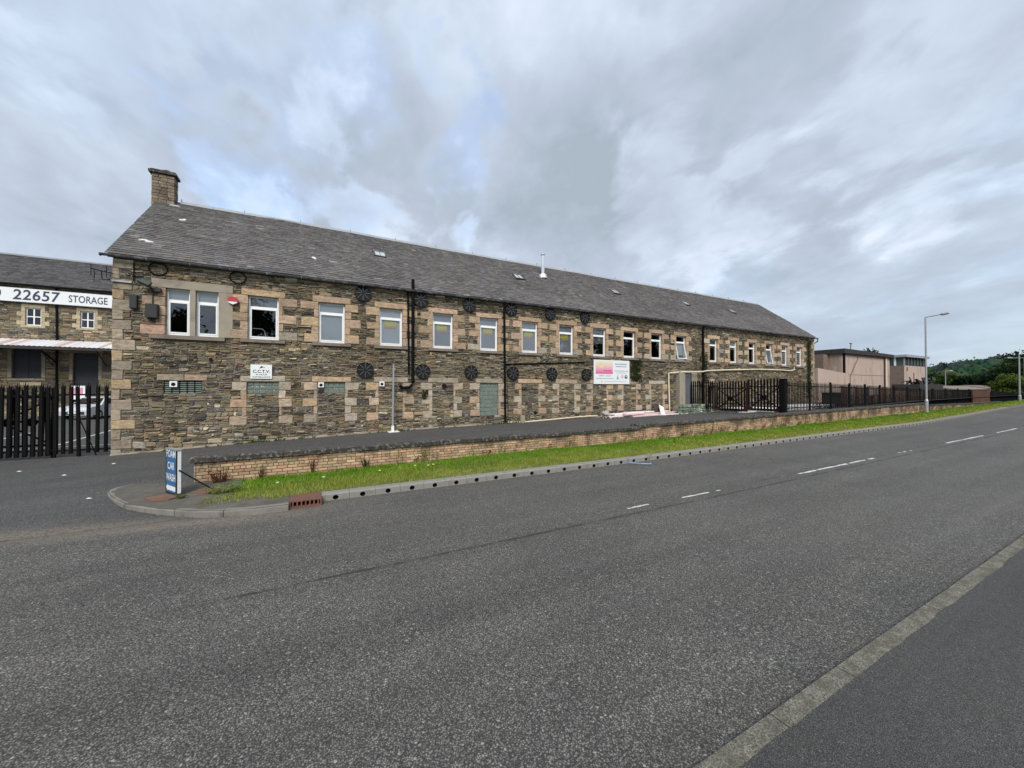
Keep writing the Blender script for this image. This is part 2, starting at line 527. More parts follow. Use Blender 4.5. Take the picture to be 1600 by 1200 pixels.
def asphalt(name, base, chip, scale1, scale2, lines, warm, dirt=False, patch=.35, white=.8):
    m, t = new_mat(name)
    pos = t.add('ShaderNodeNewGeometry').outputs['Position']
    sp = t.add('ShaderNodeSeparateXYZ', {0: pos})
    v1 = t.add('ShaderNodeTexVoronoi', {'Vector': pos, 'Scale': scale1})
    v2 = t.add('ShaderNodeTexVoronoi', {'Vector': pos, 'Scale': scale2})
    r1 = t.add('ShaderNodeSeparateColor', {0: v1.outputs['Color']}).outputs[0]
    r2 = t.add('ShaderNodeSeparateColor', {0: v2.outputs['Color']}).outputs[1]
    edge = t.smooth(v1.outputs['Distance'], .25, .60, 1.0, .32)
    k = t.math('MULTIPLY', t.math('ADD', t.math('MULTIPLY', t.math('POWER', r1, 2.4), chip), .64), edge)
    k2 = t.math('MULTIPLY', t.smooth(r2, .93, .985), t.smooth(v2.outputs['Distance'], .30, .42, 1.0, 0.0))
    big = t.noise(pos, .35, 5, .6)
    mid = t.noise(t.mapping(pos, (0, 0, 0), (0, 0, 0), (.10, 1, 1)), 1.5, 6, .68)
    fin = t.noise(pos, 26, 3, .6)
    k = t.math('MULTIPLY', k, t.math('ADD', t.math('MULTIPLY', t.math('SUBTRACT', big, .5), patch), 1.0))
    k = t.math('MULTIPLY', k, t.math('ADD', t.math('MULTIPLY', t.math('SUBTRACT', mid, .5), patch * 1.25), 1.0))
    k = t.math('MULTIPLY', k, t.math('ADD', t.math('MULTIPLY', t.math('SUBTRACT', fin, .5), .5), 1.0))
    tint = t.mix(t.smooth(t.noise(pos, .8, 4, .6), .4, .62), base, warm)
    c = t.vmath('SCALE', tint)
    t.put(c.inputs['Scale'], k)
    c = t.mix(t.math('MULTIPLY', k2, white), c.outputs[0], (.36, .345, .31))
    if lines:
        for y0, x0, x1, wd in lines:
            wv = t.math('MULTIPLY', t.math('SUBTRACT', t.noise(t.mapping(pos, scale=(1, 0, 0)), 1.3, 6, .7), .5), .16)
            dy = t.math('ABSOLUTE', t.math('SUBTRACT', t.math('ADD', sp.outputs[1], wv), y0))
            ln = t.smooth(dy, wd * .25, wd, 1.0, 0.0)
            rg = t.math('MULTIPLY', t.smooth(sp.outputs[0], x0, x0 + .8), t.smooth(sp.outputs[0], x1 - 2, x1, 1.0, 0.0))
            br = t.smooth(t.noise(t.mapping(pos, scale=(1, .2, 1)), 1.1, 5, .7), .36, .55)
            c = t.mix(t.math('MULTIPLY', t.math('MULTIPLY', ln, rg), t.math('MULTIPLY', br, .85)), c, (.025, .024, .022))
    if dirt:
        # grit washed into the channel and across the mouth of the drive
        cx = t.smooth(sp.outputs[0], -1.2, 1.6, 1.0, 0.0)
        line = t.math('ADD', 7.86, t.math('MULTIPLY', t.math('MINIMUM', t.math('ADD', sp.outputs[0], .4), 0.0), -.2))
        dd = t.math('ABSOLUTE', t.math('SUBTRACT', t.math('ADD', sp.outputs[1], t.math('MULTIPLY', t.math('SUBTRACT', mid, .5), .9)), line))
        dm = t.math('MULTIPLY', t.smooth(dd, .05, .62, 1.0, 0.0), cx)
        dm = t.math('MULTIPLY', dm, t.smooth(fin, .3, .6))
        c = t.mix(t.math('MULTIPLY', dm, .75), c, (.20, .165, .125))
    if lines:
        lanes = t.noise(t.mapping(pos, (0, 3, 0), (0, 0, 0), (.015, 1, 0)), 1.25, 3, .6)
        lk = t.math('ADD', 1.0, t.math('MULTIPLY', t.math('SUBTRACT', lanes, .5), .55))
        cs_ = t.vmath('SCALE', c)
        t.put(cs_.inputs['Scale'], lk)
        c = cs_.outputs[0]
        ch = t.math('ABSOLUTE', t.math('SUBTRACT', t.math('ADD', sp.outputs[1], t.math('MULTIPLY', t.math('SUBTRACT', mid, .5), .5)), 8.42))
        ch = t.math('MULTIPLY', t.smooth(ch, .02, .34, 1.0, 0.0), t.smooth(fin, .35, .6))
        c = t.mix(t.math('MULTIPLY', ch, .45), c, (.085, .072, .055))
    hgt = t.math('ADD', t.math('MULTIPLY', v1.outputs['Distance'], -1.0), t.math('MULTIPLY', fin, .4))
    finish(t, c, .82, hgt, .55, .006, 0, .35)
    return m


MAT['road'] = asphalt('road_asphalt', (.178, .169, .154), .92, 85, 40, [(4.95, -1.5, 60, .045), (5.28, 9, 60, .025)], (.192, .180, .161), dirt=True, patch=.55)
MAT['forecourt'] = asphalt('forecourt_asphalt', (.142, .139, .133), .9, 95, 60, None, (.150, .143, .132), patch=.55, dirt=True)
MAT['pavement'] = asphalt('pavement_asphalt', (.142, .139, .130), .6, 170, 75, None, (.150, .145, .132), patch=.6, white=.35)


def flushkerb_mat():
    m, t = new_mat('mossy_flush_kerb')
    pos = t.add('ShaderNodeNewGeometry').outputs['Position']
    v = t.add('ShaderNodeTexVoronoi', {'Vector': pos, 'Scale': 130.0})
    rr = t.add('ShaderNodeSeparateColor', {0: v.outputs['Color']}).outputs[0]
    c = t.mix(rr, (.065, .06, .045), (.25, .235, .195))
    mo = t.smooth(t.noise(pos, 7, 6, .7), .42, .6)
    c = t.mix(t.math('MULTIPLY', mo, .6), c, (.075, .070, .045))
    finish(t, c, .9, v.outputs['Distance'], .4, .005, 0, .3)
    return m


MAT['flushkerb'] = flushkerb_mat()


def leafy(name, trans=.35):
    m, t = new_mat(name)
    pos = t.add('ShaderNodeNewGeometry').outputs['Position']
    tone = t.add('ShaderNodeAttribute', attribute_name='tone').outputs['Color']
    k = t.math('ADD', t.math('MULTIPLY', t.math('SUBTRACT', t.noise(pos, 1.2, 4, .6), .5), .9), 1.0)
    c = t.vmath('SCALE', tone)
    t.put(c.inputs['Scale'], k)
    df = t.add('ShaderNodeBsdfDiffuse', {0: c.outputs[0]})
    tr = t.add('ShaderNodeBsdfTranslucent', {0: c.outputs[0]})
    mx = t.add('ShaderNodeMixShader', {0: trans, 1: df.outputs[0], 2: tr.outputs[0]})
    t.add('ShaderNodeOutputMaterial', {0: mx.outputs[0]})
    return m


MAT['leaf'] = leafy('foliage')
MAT['grass'] = leafy('grass_blade', .3)
MAT['bark'] = plain('bark', (.07, .055, .04), .95, .3, 4, 30)
MAT['soil'] = plain('turf_soil', (.085, .105, .032), 1, .5, 3, 30, stain=(.13, .11, .06), stain_amt=.5)


def glass_mat(name, tint, refl):
    m, t = new_mat(name)
    fr = t.add('ShaderNodeFresnel')
    fr.inputs[0].default_value = 1.5
    f = t.math('ADD', t.math('MULTIPLY', fr.outputs[0], .9), refl, clamp=True)
    tr = t.add('ShaderNodeBsdfTransparent', {0: tint})
    gl = t.add('ShaderNodeBsdfGlossy', {0: (.95, .97, 1.0), 'Roughness': .02})
    mx = t.add('ShaderNodeMixShader', {0: f, 1: tr.outputs[0], 2: gl.outputs[0]})
    t.add('ShaderNodeOutputMaterial', {0: mx.outputs[0]})
    return m


MAT['glass'] = glass_mat('window_glass', (.94, .96, .96), .10)
MAT['carglass'] = glass_mat('car_glass', (.20, .22, .23), .05)


def glassblock_mat():
    m, t = new_mat('glass_block')
    pos = t.add('ShaderNodeNewGeometry').outputs['Position']
    c = t.mix(t.noise(pos, 9, 4, .6), (.07, .10, .09), (.22, .27, .23))
    finish(t, c, .12, t.noise(pos, 30, 2, .5), .4, .02, 0, .8)
    return m


MAT['glassblock'] = glassblock_mat()


# ------------------------------------------------------------------ levels of the ground
def lerp_tab(x, tab):
    if x <= tab[0][0]:
        return tab[0][1]
    for (a, va), (b, vb) in zip(tab, tab[1:]):
        if x <= b:
            s_ = (x - a) / (b - a)
            return va + (vb - va) * s_
    return tab[-1][1]


ROAD_Z = [(-200, 0), (8, 0), (15, .04), (22, .08), (31, .12), (38, .27), (45, .46), (54, .68), (70, .92), (110, 1.2), (400, 1.6)]
FORE_Z = [(-200, 0), (-7, .0), (-5.57, .02), (-1.67, .2), (3.4, .35), (8.3, .44), (13, .51), (20.7, .56), (24, .58), (40, .95), (60, 1.1), (110, 1.2), (400, 1.5)]
WALLBASE_Z = [(-3, -.03), (-2.1, -.0), (-.5, .05), (1.8, .12), (6, .17), (11, .17), (20, .2), (26, .29), (40, .40), (52, .56), (70, .85), (110, 1.2), (400, 1.6)]


def zr(x): return lerp_tab(x, ROAD_Z)
def zf(x): return lerp_tab(x, FORE_Z)
def zb(x): return lerp_tab(x, WALLBASE_Z)
def sstep(a, b, v):
    t_ = min(1, max(0, (v - a) / (b - a)))
    return t_ * t_ * (3 - 2 * t_)


def fore(x, y):
    t_ = sstep(8.6, 12.5, y) if x < -2 or y < 10 else 1.0
    b_ = .28 * sstep(12, 22, x) * min(1, max(0, 1 - (y - 11) / 5)) if y > 10 else 0
    return zr(x) * (1 - t_) - .024 * (1 - t_) + zf(x) * t_ + b_ + max(0, y - 17.5) * .006


def frange(a, b, n): return [a + (b - a) * i / n for i in range(n + 1)]


XS = frange(-70, -8, 16)[:-1] + frange(-8, 60, 90)[:-1] + frange(60, 140, 16)
# the sheet that reaches the horizon
g = MB()
g.grid([-3000, -600, -200, -70, 0, 60, 140, 250, 600, 3000], [-3000, -600, -120, -30, -4, 90, 200, 600, 3000],
       lambda x, y: -0.5 if y > -10 and y < 100 and x < 30 else -.35)
g.build('ground', MAT['soil'], kind='structure', tone=False)
road = struct('road')
g = MB()
g.grid(XS + [400], [1.48, 3, 4.2, 5.2, 6.4, 7.6, 8.41], lambda x, y: zr(x) + .03 * math.exp(-((y - 5) / 2.2) ** 2) - .03)
g.build('road_surface', MAT['road'], road, tone=False)
g = MB()
ys = [1.35, 1.5]
for a in range(-12, 60):
    x0, x1 = a * .915, a * .915 + .909
    g.box(x0, x1, 1.34, 1.478, -.3, .022 + zr(x0) + R.uniform(-.002, .002))
kerb_near = struct('near_kerb')
for k, a in enumerate(range(-6, 60)):
    q = MB()
    x0 = a * .915
    z1 = .020 + zr(x0) + R.uniform(-.002, .003)
    q.box(x0, x0 + .907, 1.34 + R.uniform(-.004, .004), 1.478, z1 - .3, z1)
    q.build('kerb_stone', MAT['flushkerb'], kerb_near, tone=False)
g = MB()
g.grid([-70, -30, -12] + frange(-6, 30, 240) + frange(30.5, 140, 40) + [400], [-4.5, -2, 0, 1.2, 1.36], lambda x, y: zr(x) + .019 + (.006 if y > 1.3 else 0))
g.v = [(x, 1.352 + .022 * mnoise.noise(Vector((x * 2.1, 0, 0))) + .014 * mnoise.noise(Vector((x * 9, 3, 0))), z) if y > 1.3 else (x, y, z) for x, y, z in g.v]
g.build('pavement', MAT['pavement'], kind='structure', tone=False)
g = MB()
ISL = [(-3.30, 11.6), (-3.55, 11.18), (-3.60, 10.84), (-3.36, 10.25), (-2.92, 9.49), (-2.30, 8.87), (-1.76, 8.43), (-1.27, 8.19), (-.78, 8.07), (-.29, 8.05)]
g.grid(sorted(set(XS + [-2.2, -2.9, -1.4])), [8.40, 8.9, 9.6, 10.3, 10.95, 11.3, 12, 13, 14.5, 17.3, 22, 30, 42, 60, 90], fore,
       keep=lambda x, y: x < -2.2 or y > 10.95 or (x < -.3 and y < 9))
g.build('forecourt', MAT['forecourt'], kind='structure', tone=False)

# traffic island at the mouth of the drive
isl = struct('island_pavement')
g = MB()
pts = ISL + [(-.29, 8.6), (-1.3, 8.75), (-1.3, 10.8), (-2.2, 10.9), (-2.2, 11.6)]
ctr = (-2.0, 9.7)
for a, b in zip(pts, pts[1:] + pts[:1]):
    g.face([(a[0], a[1], .092), (b[0], b[1], .092), (*ctr, .105)])
g.build('island_surface', MAT['islanddirt'], isl, tone=False)
kerb = struct('far_kerb')
def spline(P_, m_):
    out_ = []
    for i in range(1, len(P_) - 2):
        p0, p1, p2, p3 = [Vector((*p, 0)) for p in P_[i - 1:i + 3]]
        for k in range(m_):
            t = k / m_
            out_.append(.5 * ((2 * p1) + (p2 - p0) * t + (2 * p0 - 5 * p1 + 4 * p2 - p3) * t * t + (3 * p1 - p0 - 3 * p2 + p3) * t ** 3))
    out_.append(Vector((*P_[-2], 0)))
    return [(p.x, p.y) for p in out_]
KC = spline(ISL + [(.3, 8.05)], 2)
NK = []
for i, p in enumerate(KC):
    q0, q1 = Vector((*KC[max(0, i - 1)], 0)), Vector((*KC[min(len(KC) - 1, i + 1)], 0))
    t_ = (q1 - q0).normalized()
    n_ = Vector((-t_.y, t_.x, 0))
    if n_.dot(Vector((*ctr, 0)) - Vector((*p, 0))) < 0:
        n_ = -n_
    NK.append((Vector((*p, 0)), t_, n_))
i = 0
while i < len(KC) - 1:
    j = min(i + 3, len(KC) - 1)
    if len(KC) - 1 - j == 1:
        j = len(KC) - 1
    q = MB()
    zt = .092 + R.uniform(-.006, .006)
    prof = [(0, -.2), (0, zt - .03), (.012, zt - .008), (.030, zt), (.125, zt - .003), (.125, -.2)]
    rings = []
    for k in range(i, j + 1):
        p, t_, n_ = NK[k]
        p = p + t_ * (.006 if k == i else -.006 if k == j else 0)
        rings.append([p + n_ * a_ + Vector((0, 0, z_ + R.uniform(-.002, .002))) for a_, z_ in prof])
    m_ = len(prof)
    q.poly([p for r_ in rings for p in r_], [(k * m_ + c, k * m_ + c + 1, (k + 1) * m_ + c + 1, (k + 1) * m_ + c) for k in range(len(rings) - 1) for c in range(m_ - 1)]
           + [tuple(range(m_))[::-1], tuple(range((len(rings) - 1) * m_, len(rings) * m_))])
    q.build('kerb_stone', MAT['kerb'], kerb, tone=False)
    i = j
# iron kerb inlet
gul = thing('kerb_inlet', 'rust red iron kerb drain inlet with slotted front beside the grass verge', 'drain', (-.02, 8.3, 0))
q = MB()
q.box(-.285, .245, 8.13, 8.62, .095, .118)
q.box(-.285, .245, 8.13, 8.62, -.1, .012)
q.box(-.285, -.262, 8.13, 8.62, .012, .095)
q.box(.222, .245, 8.13, 8.62, .012, .095)
q.build('inlet_cover', MAT['rustred'], gul, tone=False)
for i in range(7):
    q = MB()
    x0 = -.262 + (i + .5) * .484 / 7 - .012
    q.box(x0, x0 + .024, 8.132, 8.17, .012, .095)
    q.build('grille_bar', MAT['rustred'], gul, tone=False)
q = MB()
q.box(-.26, .22, 8.3, 8.6, .012, .094)
q.build('inlet_void', MAT['hole'], gul, tone=False)


# drainage kerb: half metre units, each with one round mouth
def unit_mesh(wd):
    q = MB()
    x0, x1, yf, yb, zt = .003, wd - .003, 8.405, 8.63, .125
    cx_, cz_, hx, hz = (x0 + x1) / 2, .040, .075, .060
    n = 16
    ring, out = [], []
    for i in range(n):
        a = 2 * PI * i / n
        ring.append(Vector((cx_ + .054 * math.cos(a), yf, cz_ + .046 * math.sin(a))))
        m_ = max(abs(math.cos(a)), abs(math.sin(a)))
        out.append(Vector((cx_ + hx * math.cos(a) / m_, yf, cz_ + hz * math.sin(a) / m_)))
    dp = Vector((0, .16, 0))
    for i in range(n):
        j = (i + 1) % n
        q.face([out[i], out[j], ring[j], ring[i]])
        q.face([ring[i], ring[j], ring[j] + dp, ring[i] + dp], m=1)
    q.face([p + dp for p in ring], m=1)
    for xa, xb in ((x0, cx_ - hx), (cx_ + hx, x1)):
        q.face([(xa, yf, -.1), (xb, yf, -.1), (xb, yf, .1), (xa, yf, .1)])
    q.face([(cx_ - hx, yf, -.1), (cx_ + hx, yf, -.1), (cx_ + hx, yf, -.02), (cx_ - hx, yf, -.02)])
    q.face([(x0, yf, .1), (x1, yf, .1), (x1, yf + .025, zt), (x0, yf + .025, zt)])
    for k in (0, 1):
        xx = x0 if k == 0 else x1
        q.face([(xx, yf, -.1), (xx, yf, .1), (xx, yf + .025, zt), (xx, yb, zt), (xx, yb, -.1)][::1 if k else -1])
    q.face([(x0, yf + .025, zt), (x1, yf + .025, zt), (x1, yb, zt), (x0, yb, zt)])
    return q.mesh('kerb_stone', [MAT['kerbunit'], MAT['hole']], tone=False)


um = unit_mesh(.505)
xk = .25
for i in range(96):
    o = link('kerb_stone', um, kerb)
    o.location = (xk, 0, zr(xk + .25) - .012 + R.uniform(-.002, .002))
    xk += .505
q = MB()
while xk < 140:
    q.box(xk, xk + .905, 8.405, 8.6, zr(xk) - .3, zr(xk) + .115)
    xk += .91
q.build('plain_kerb_run', MAT['kerb'], kerb, tone=False, kind='stuff')

# centre markings: worn dashes
mk = [(5.14, 5.9, .6), (6.1, 7.9, .62), (11.0, 14.6, .85), (14.9, 15.2, .4), (17.2, 18.4, .35), (21.6, 26.2, .95), (28.2, 32.0, .9), (38, 44, .95), (50, 56, 1), (62, 68, 1)]
for x0, x1, keep in mk:
    q = MB()
    x = x0
    while x < x1:
        ln = R.uniform(.08, .25)
        if R.random() < keep:
            wv = (.030 if x0 < 9 else .045) * R.uniform(.55, 1.0)
            o_ = R.uniform(-.008, .008)
            q.face([(x, 5.2 - wv + o_, zr(x) + .004), (x + ln, 5.2 - wv + o_ + R.uniform(-.006, .006), zr(x + ln) + .004), (x + ln, 5.2 + wv + o_, zr(x + ln) + .004), (x, 5.2 + wv + o_, zr(x) + .004)])
        x += ln
    q.build('lane_dash', MAT['paint'], road, tone=False)
for x0, x1, y0 in ((22.2, 24.0, 3.15), (34, 60, 2.9)):
    q = MB()
    q.face([(x0, y0, zr(x0) + .004), (x1, y0, zr(x1) + .004), (x1, y0 + .06, zr(x1) + .004), (x0, y0 + .06, zr(x0) + .004)])
    q.build('edge_dash', MAT['paint'], road, tone=False)

# grass verge
vx = frange(-1.7, 12, 30)[:-1] + frange(12, 140, 90)
def verge_z(x, y):
    s_ = min(1, max(0, (y - 8.63) / 2.17))
    return (zr(x) + .095) * (1 - s_) + (zb(x) - .07 * (1 - sstep(30, 48, x)) + .06 * max(0, 1 - abs(x + 1) / 3)) * s_ + .02 * math.sin(s_ * PI)
g = MB()
g.grid(vx, [8.62, 8.9, 9.3, 9.8, 10.3, 10.81], verge_z)
g.build('verge', MAT['soil'], kind='structure', tone=False)

rng = np.random.default_rng(5)
def blades(n, xa, xb, hmin, hmax, wd, dens_pow=1.0):
    x = xa + (xb - xa) * rng.random(n) ** dens_pow
    y = 8.60 + 2.22 * rng.random(n)
    left = np.clip((x + 1.75) / .9, 0, 1)
    ok = (rng.random(n) < np.where(y < 9.0 - .25 * np.sin(x * 3), .55 * left + .1, .25 + .75 * left)) & (y > 8.63 + .06 * np.sin(x * 5.1) + .05 * np.sin(x * 13))
    x, y = x[ok], y[ok]
    n = len(x)
    z = np.array([verge_z(a, b) for a, b in zip(x, y)])
    s_ = np.clip((y - 8.63) / 2.1, 0, 1)
    patch = np.clip(.5 + .32 * np.sin(x * 1.7 + 1.3 * np.sin(y * 2.1)) * np.sin(y * 2.9 + x * .6) + .3 * np.sin(x * 5.3 + 2 * np.sin(y * 4.7)) * np.sin(y * 7.1 - x * 2.2), 0, 1)
    h = (hmin + (hmax - hmin) * rng.random(n)) * (.6 + .45 * s_) * (.5 + .85 * patch)
    ang = rng.random(n) * 2 * np.pi
    lean = rng.normal(0, .45, (n, 2)) * h[:, None]
    dx, dy = np.cos(ang) * wd / 2, np.sin(ang) * wd / 2
    base = np.stack([x, y, z], 1)
    off = np.stack([dx, dy, np.zeros(n)], 1)
    midp = base + np.stack([lean[:, 0] * .35, lean[:, 1] * .35, h * .6], 1)
    tip = base + np.stack([lean[:, 0], lean[:, 1], h], 1)
    V = np.concatenate([base - off, base + off, midp + off * .8, tip, midp - off * .8], 0)
    i = np.arange(n)
    F = np.concatenate([np.stack([i, i + n, i + 2 * n, i + 4 * n], 1), np.stack([i + 4 * n, i + 2 * n, i + 3 * n, i + 3 * n], 1)], 0)
    green = np.array([.128, .265, .018])
    yell = np.array([.285, .320, .050])
    dry = np.array([.38, .33, .15])
    mixv = np.clip(1.15 - 1.5 * s_ + .5 * (patch - .5) + rng.normal(0, .18, n), 0, 1)[:, None]
    c = green * (1 - mixv) + yell * mixv
    isdry = (rng.random(n) < .06 + .12 * (1 - s_))[:, None]
    c = np.where(isdry, dry, c) * rng.uniform(.7, 1.3, (n, 1))
    return V, F, np.concatenate([c, c], 0)


def tri_quads(name, parts, mat, **kw):
    Vs, Fs, Cs, o_ = [], [], [], 0
    for V, F, C in parts:
        Vs.append(V)
        Fs.append(F + o_)
        Cs.append(C)
        o_ += len(V)
    V, F, C = np.concatenate(Vs), np.concatenate(Fs), np.concatenate(Cs)
    # split into quads and the tip triangles
    tri = F[:, 2] == F[:, 3]
    me = bpy.data.meshes.new(name)
    loops = np.concatenate([F[~tri].ravel(), F[tri][:, :3].ravel()]).astype(np.int32)
    nq, nt = int((~tri).sum()), int(tri.sum())
    me.vertices.add(len(V))
    me.vertices.foreach_set('co', V.astype(np.float32).ravel())
    me.loops.add(len(loops))
    me.loops.foreach_set('vertex_index', loops)
    me.polygons.add(nq + nt)
    st = np.concatenate([np.arange(nq) * 4, nq * 4 + np.arange(nt) * 3]).astype(np.int32)
    me.polygons.foreach_set('loop_start', st)
    CC = np.concatenate([C[~tri], C[tri]])
    me.materials.append(mat)
    at = me.attributes.new('tone', 'FLOAT_COLOR', 'FACE')
    at.data.foreach_set('color', np.hstack([CC, np.ones((len(CC), 1))]).astype(np.float32).ravel())
    me.update(calc_edges=True)
    return link(name, me, None, **kw)


tri_quads('verge_grass', [blades(62000, -1.75, 12, .05, .125, .009), blades(48000, 11, 34, .06, .13, .018), blades(28000, 32, 120, .07, .13, .05, 1.4)],
          MAT['grass'], kind='stuff', label='bright green grass growing along the verge behind the kerb', cat='grass')
# a few dandelion heads
q = MB()
for x, y in ((.33, 9.6), (1.55, 9.7), (-.55, 9.5), (2.45, 9.9), (2.75, 9.75), (2.9, 9.8), (28.5, 9.4)):
    q.disc((x, y, verge_z(x, y) + .11), .03, .012, 7, 'z', (.75, .68, .2) if x > 1 else (.6, .66, .45))
q.build('dandelion_heads', MAT['tint'], kind='stuff', label='small pale flower heads dotted in the verge grass', cat='flowers')


# ------------------------------------------------------------------ leaves
def leaf_cloud(centres, radii, count, size, tones, flat_=.6, rg=rng, shell=.55):
    """small quads spread through the blobs' volume, more of them towards the outside"""
    centres, radii = np.array(centres, float), np.array(radii, float)
    vol = radii ** 2
    idx = rg.choice(len(centres), count, p=vol / vol.sum())
    dirs = rg.normal(size=(count, 3))
    dirs /= np.linalg.norm(dirs, axis=1)[:, None]
    rad = radii[idx] * (shell + (1 - shell) * rg.random(count)) * (1 + .18 * rg.normal(size=count))
    dirs[:, 2] *= .85
    P = centres[idx] + dirs * rad[:, None]
    a = rg.normal(size=(count, 3))
    a /= np.linalg.norm(a, axis=1)[:, None]
    b = np.cross(a, rg.normal(size=(count, 3)))
    b /= np.linalg.norm(b, axis=1)[:, None]
    s_ = size * rg.uniform(.6, 1.35, (count, 1))
    V = np.concatenate([P - a * s_, P + b * s_ * flat_, P + a * s_, P - b * s_ * flat_], 0)
    i = np.arange(count)
    F = np.stack([i, i + count, i + 2 * count, i + 3 * count], 1)
    tones = np.array(tones)
    ct = tones[rg.integers(0, len(tones), len(centres))]
    C = ct[idx] * rg.uniform(.65, 1.35, (count, 1))
    return V, F, C


def lump(c, r, rnd, seg=10, rings=6, squash=.85, amp=.25):
    """a rough closed lump, for masses far away"""
    V, F = [], []
    ph = (rnd.uniform(0, 99), rnd.uniform(0, 99), rnd.uniform(0, 99))
    for k in range(rings + 1):
        th = PI * k / rings
        for q in range(seg):
            a = 2 * PI * q / seg
            dv = Vector((math.sin(th) * math.cos(a), math.sin(th) * math.sin(a), math.cos(th)))
            rr = r * (1 + amp * 2 * (mnoise.noise(dv * 1.9 + Vector(ph))))
            V.append((c[0] + dv.x * rr, c[1] + dv.y * rr, c[2] + dv.z * rr * squash))
    for k in range(rings):
        for q in range(seg):
            a, b = k * seg + q, k * seg + (q + 1) % seg
            F.append((a, a + seg, b + seg, b))
    return V, F


def tree(name, label, base, height, crown_r, tones, n_leaf=2500, leaf=.2, group=None, trunk=True, seed=1, low=.3, cat='tree'):
    t_ = thing(name, label, cat, base, group)
    rd = random.Random(seed)
    rg = np.random.default_rng(seed)
    bx, by, bz = base
    if trunk:
        q = MB()
        top = Vector((bx + rd.uniform(-.2, .2), by, bz + height * .7))
        tr = height * .022 + .03
        q.tube([(bx, by, bz - .2), (bx, by, bz + height * .25), tuple(top)], [tr, tr * .8, tr * .3], 7)
        for i in range(7):
            a = rd.uniform(0, 2 * PI)
            h0 = bz + height * rd.uniform(.25, .6)
            e_ = Vector((bx + math.cos(a) * crown_r * .7, by + math.sin(a) * crown_r * .7, h0 + height * rd.uniform(.1, .25)))
            q.tube([(bx, by, h0), tuple((Vector((bx, by, h0)) + e_) / 2 + Vector((0, 0, .1 * height * .3))), tuple(e_)], [tr * .45, tr * .3, tr * .1], 5)
        q.build('trunk', MAT['bark'], t_, tone=False)
    cs, rs = [], []
    for i in range(16):
        a, rr = rd.uniform(0, 2 * PI), crown_r * math.sqrt(rd.random()) * .75
        zt = rd.uniform(low, .92)
        k = math.sin(min(1, max(.12, (zt - low + .15) / (1.05 - low + .15))) * PI) ** .6
        cs.append((bx + math.cos(a) * rr * k, by + math.sin(a) * rr * k, bz + height * zt))
        rs.append(crown_r * rd.uniform(.28, .48))
    V, F, C = leaf_cloud(cs, rs, n_leaf, leaf, tones, rg=rg, shell=.35)
    link('crown', np_mesh('crown', V, F, C, MAT['leaf']), t_)
    return t_


# ------------------------------------------------------------------ masonry
RUB = [((.150, .130, .098), 5), ((.190, .152, .098), 5), ((.225, .180, .115), 4), ((.170, .155, .100), 4), ((.120, .112, .100), 3),
       ((.062, .056, .052), 3.2), ((.300, .235, .150), 3), ((.225, .152, .105), 2.4), ((.190, .180, .148), 2), ((.42, .36, .27), 1.0)]
RUBC, RUBW = [c for c, _ in RUB], [w_ for _, w_ in RUB]


def stone_block(q, x0, x1, z0, z1, yf, yb, rd, joint=.007, cut=.02, jit=.008, bev=.010, col=(1, 1, 1), tilt=.006, warp=0.0):
    """one stone in a wall that faces -y: irregular outline, bevelled arris, uneven face"""
    x0 += joint
    x1 -= joint
    z0 += joint
    z1 -= joint
    if x1 - x0 < .015 or z1 - z0 < .012:
        return
    cx_, cz_ = min(cut, (x1 - x0) * .3), min(cut, (z1 - z0) * .3)
    U = rd.uniform
    o_ = []
    for (px, pz, sx, sz, first) in ((x0, z0, 1, 1, 'v'), (x1, z0, -1, 1, 'h'), (x1, z1, -1, -1, 'v'), (x0, z1, 1, -1, 'h')):
        ax, az = cx_ * U(.2, 1), cz_ * U(.2, 1)
        p1, p2 = (px, pz + sz * az), (px + sx * ax, pz)
        pr = [p1, p2] if first == 'v' else [p2, p1]
        o_ += [(a + U(-jit, jit), b + U(-jit, jit)) for a, b in pr]
    if warp:
        o_ = [(a + warp * mnoise.noise(Vector((a * 1.1, 4.2, b * 2.3))), b + warp * 1.3 * mnoise.noise(Vector((a * 1.5, 8.8, b * 1.9)))) for a, b in o_]
    mx, mz = (x0 + x1) / 2, (z0 + z1) / 2
    tx, tz = U(-tilt, tilt), U(-tilt, tilt)
    w_, h_ = (x1 - x0), (z1 - z0)
    b_ = min(bev, h_ * .3, w_ * .3)
    outer = [(a, yb, b) for a, b in o_]
    mid_ = [(a, yf + b_ * .8, b) for a, b in o_]
    inner = []
    for a, b in o_:
        dx, dz = a - mx, b - mz
        inner.append((a - math.copysign(min(b_, abs(dx) * .5), dx), yf + tx * dx / w_ * 2 + tz * dz / h_ * 2 + U(-tilt, tilt) * .5, b - math.copysign(min(b_, abs(dz) * .5), dz)))
    n = 8
    fs = []
    for i in range(n):
        j = (i + 1) % n
        fs += [(i, j, n + j, n + i), (n + i, n + j, 2 * n + j, 2 * n + i)]
    fs.append(tuple(range(2 * n, 3 * n)))
    q.poly(outer + mid_ + inner, fs, col)


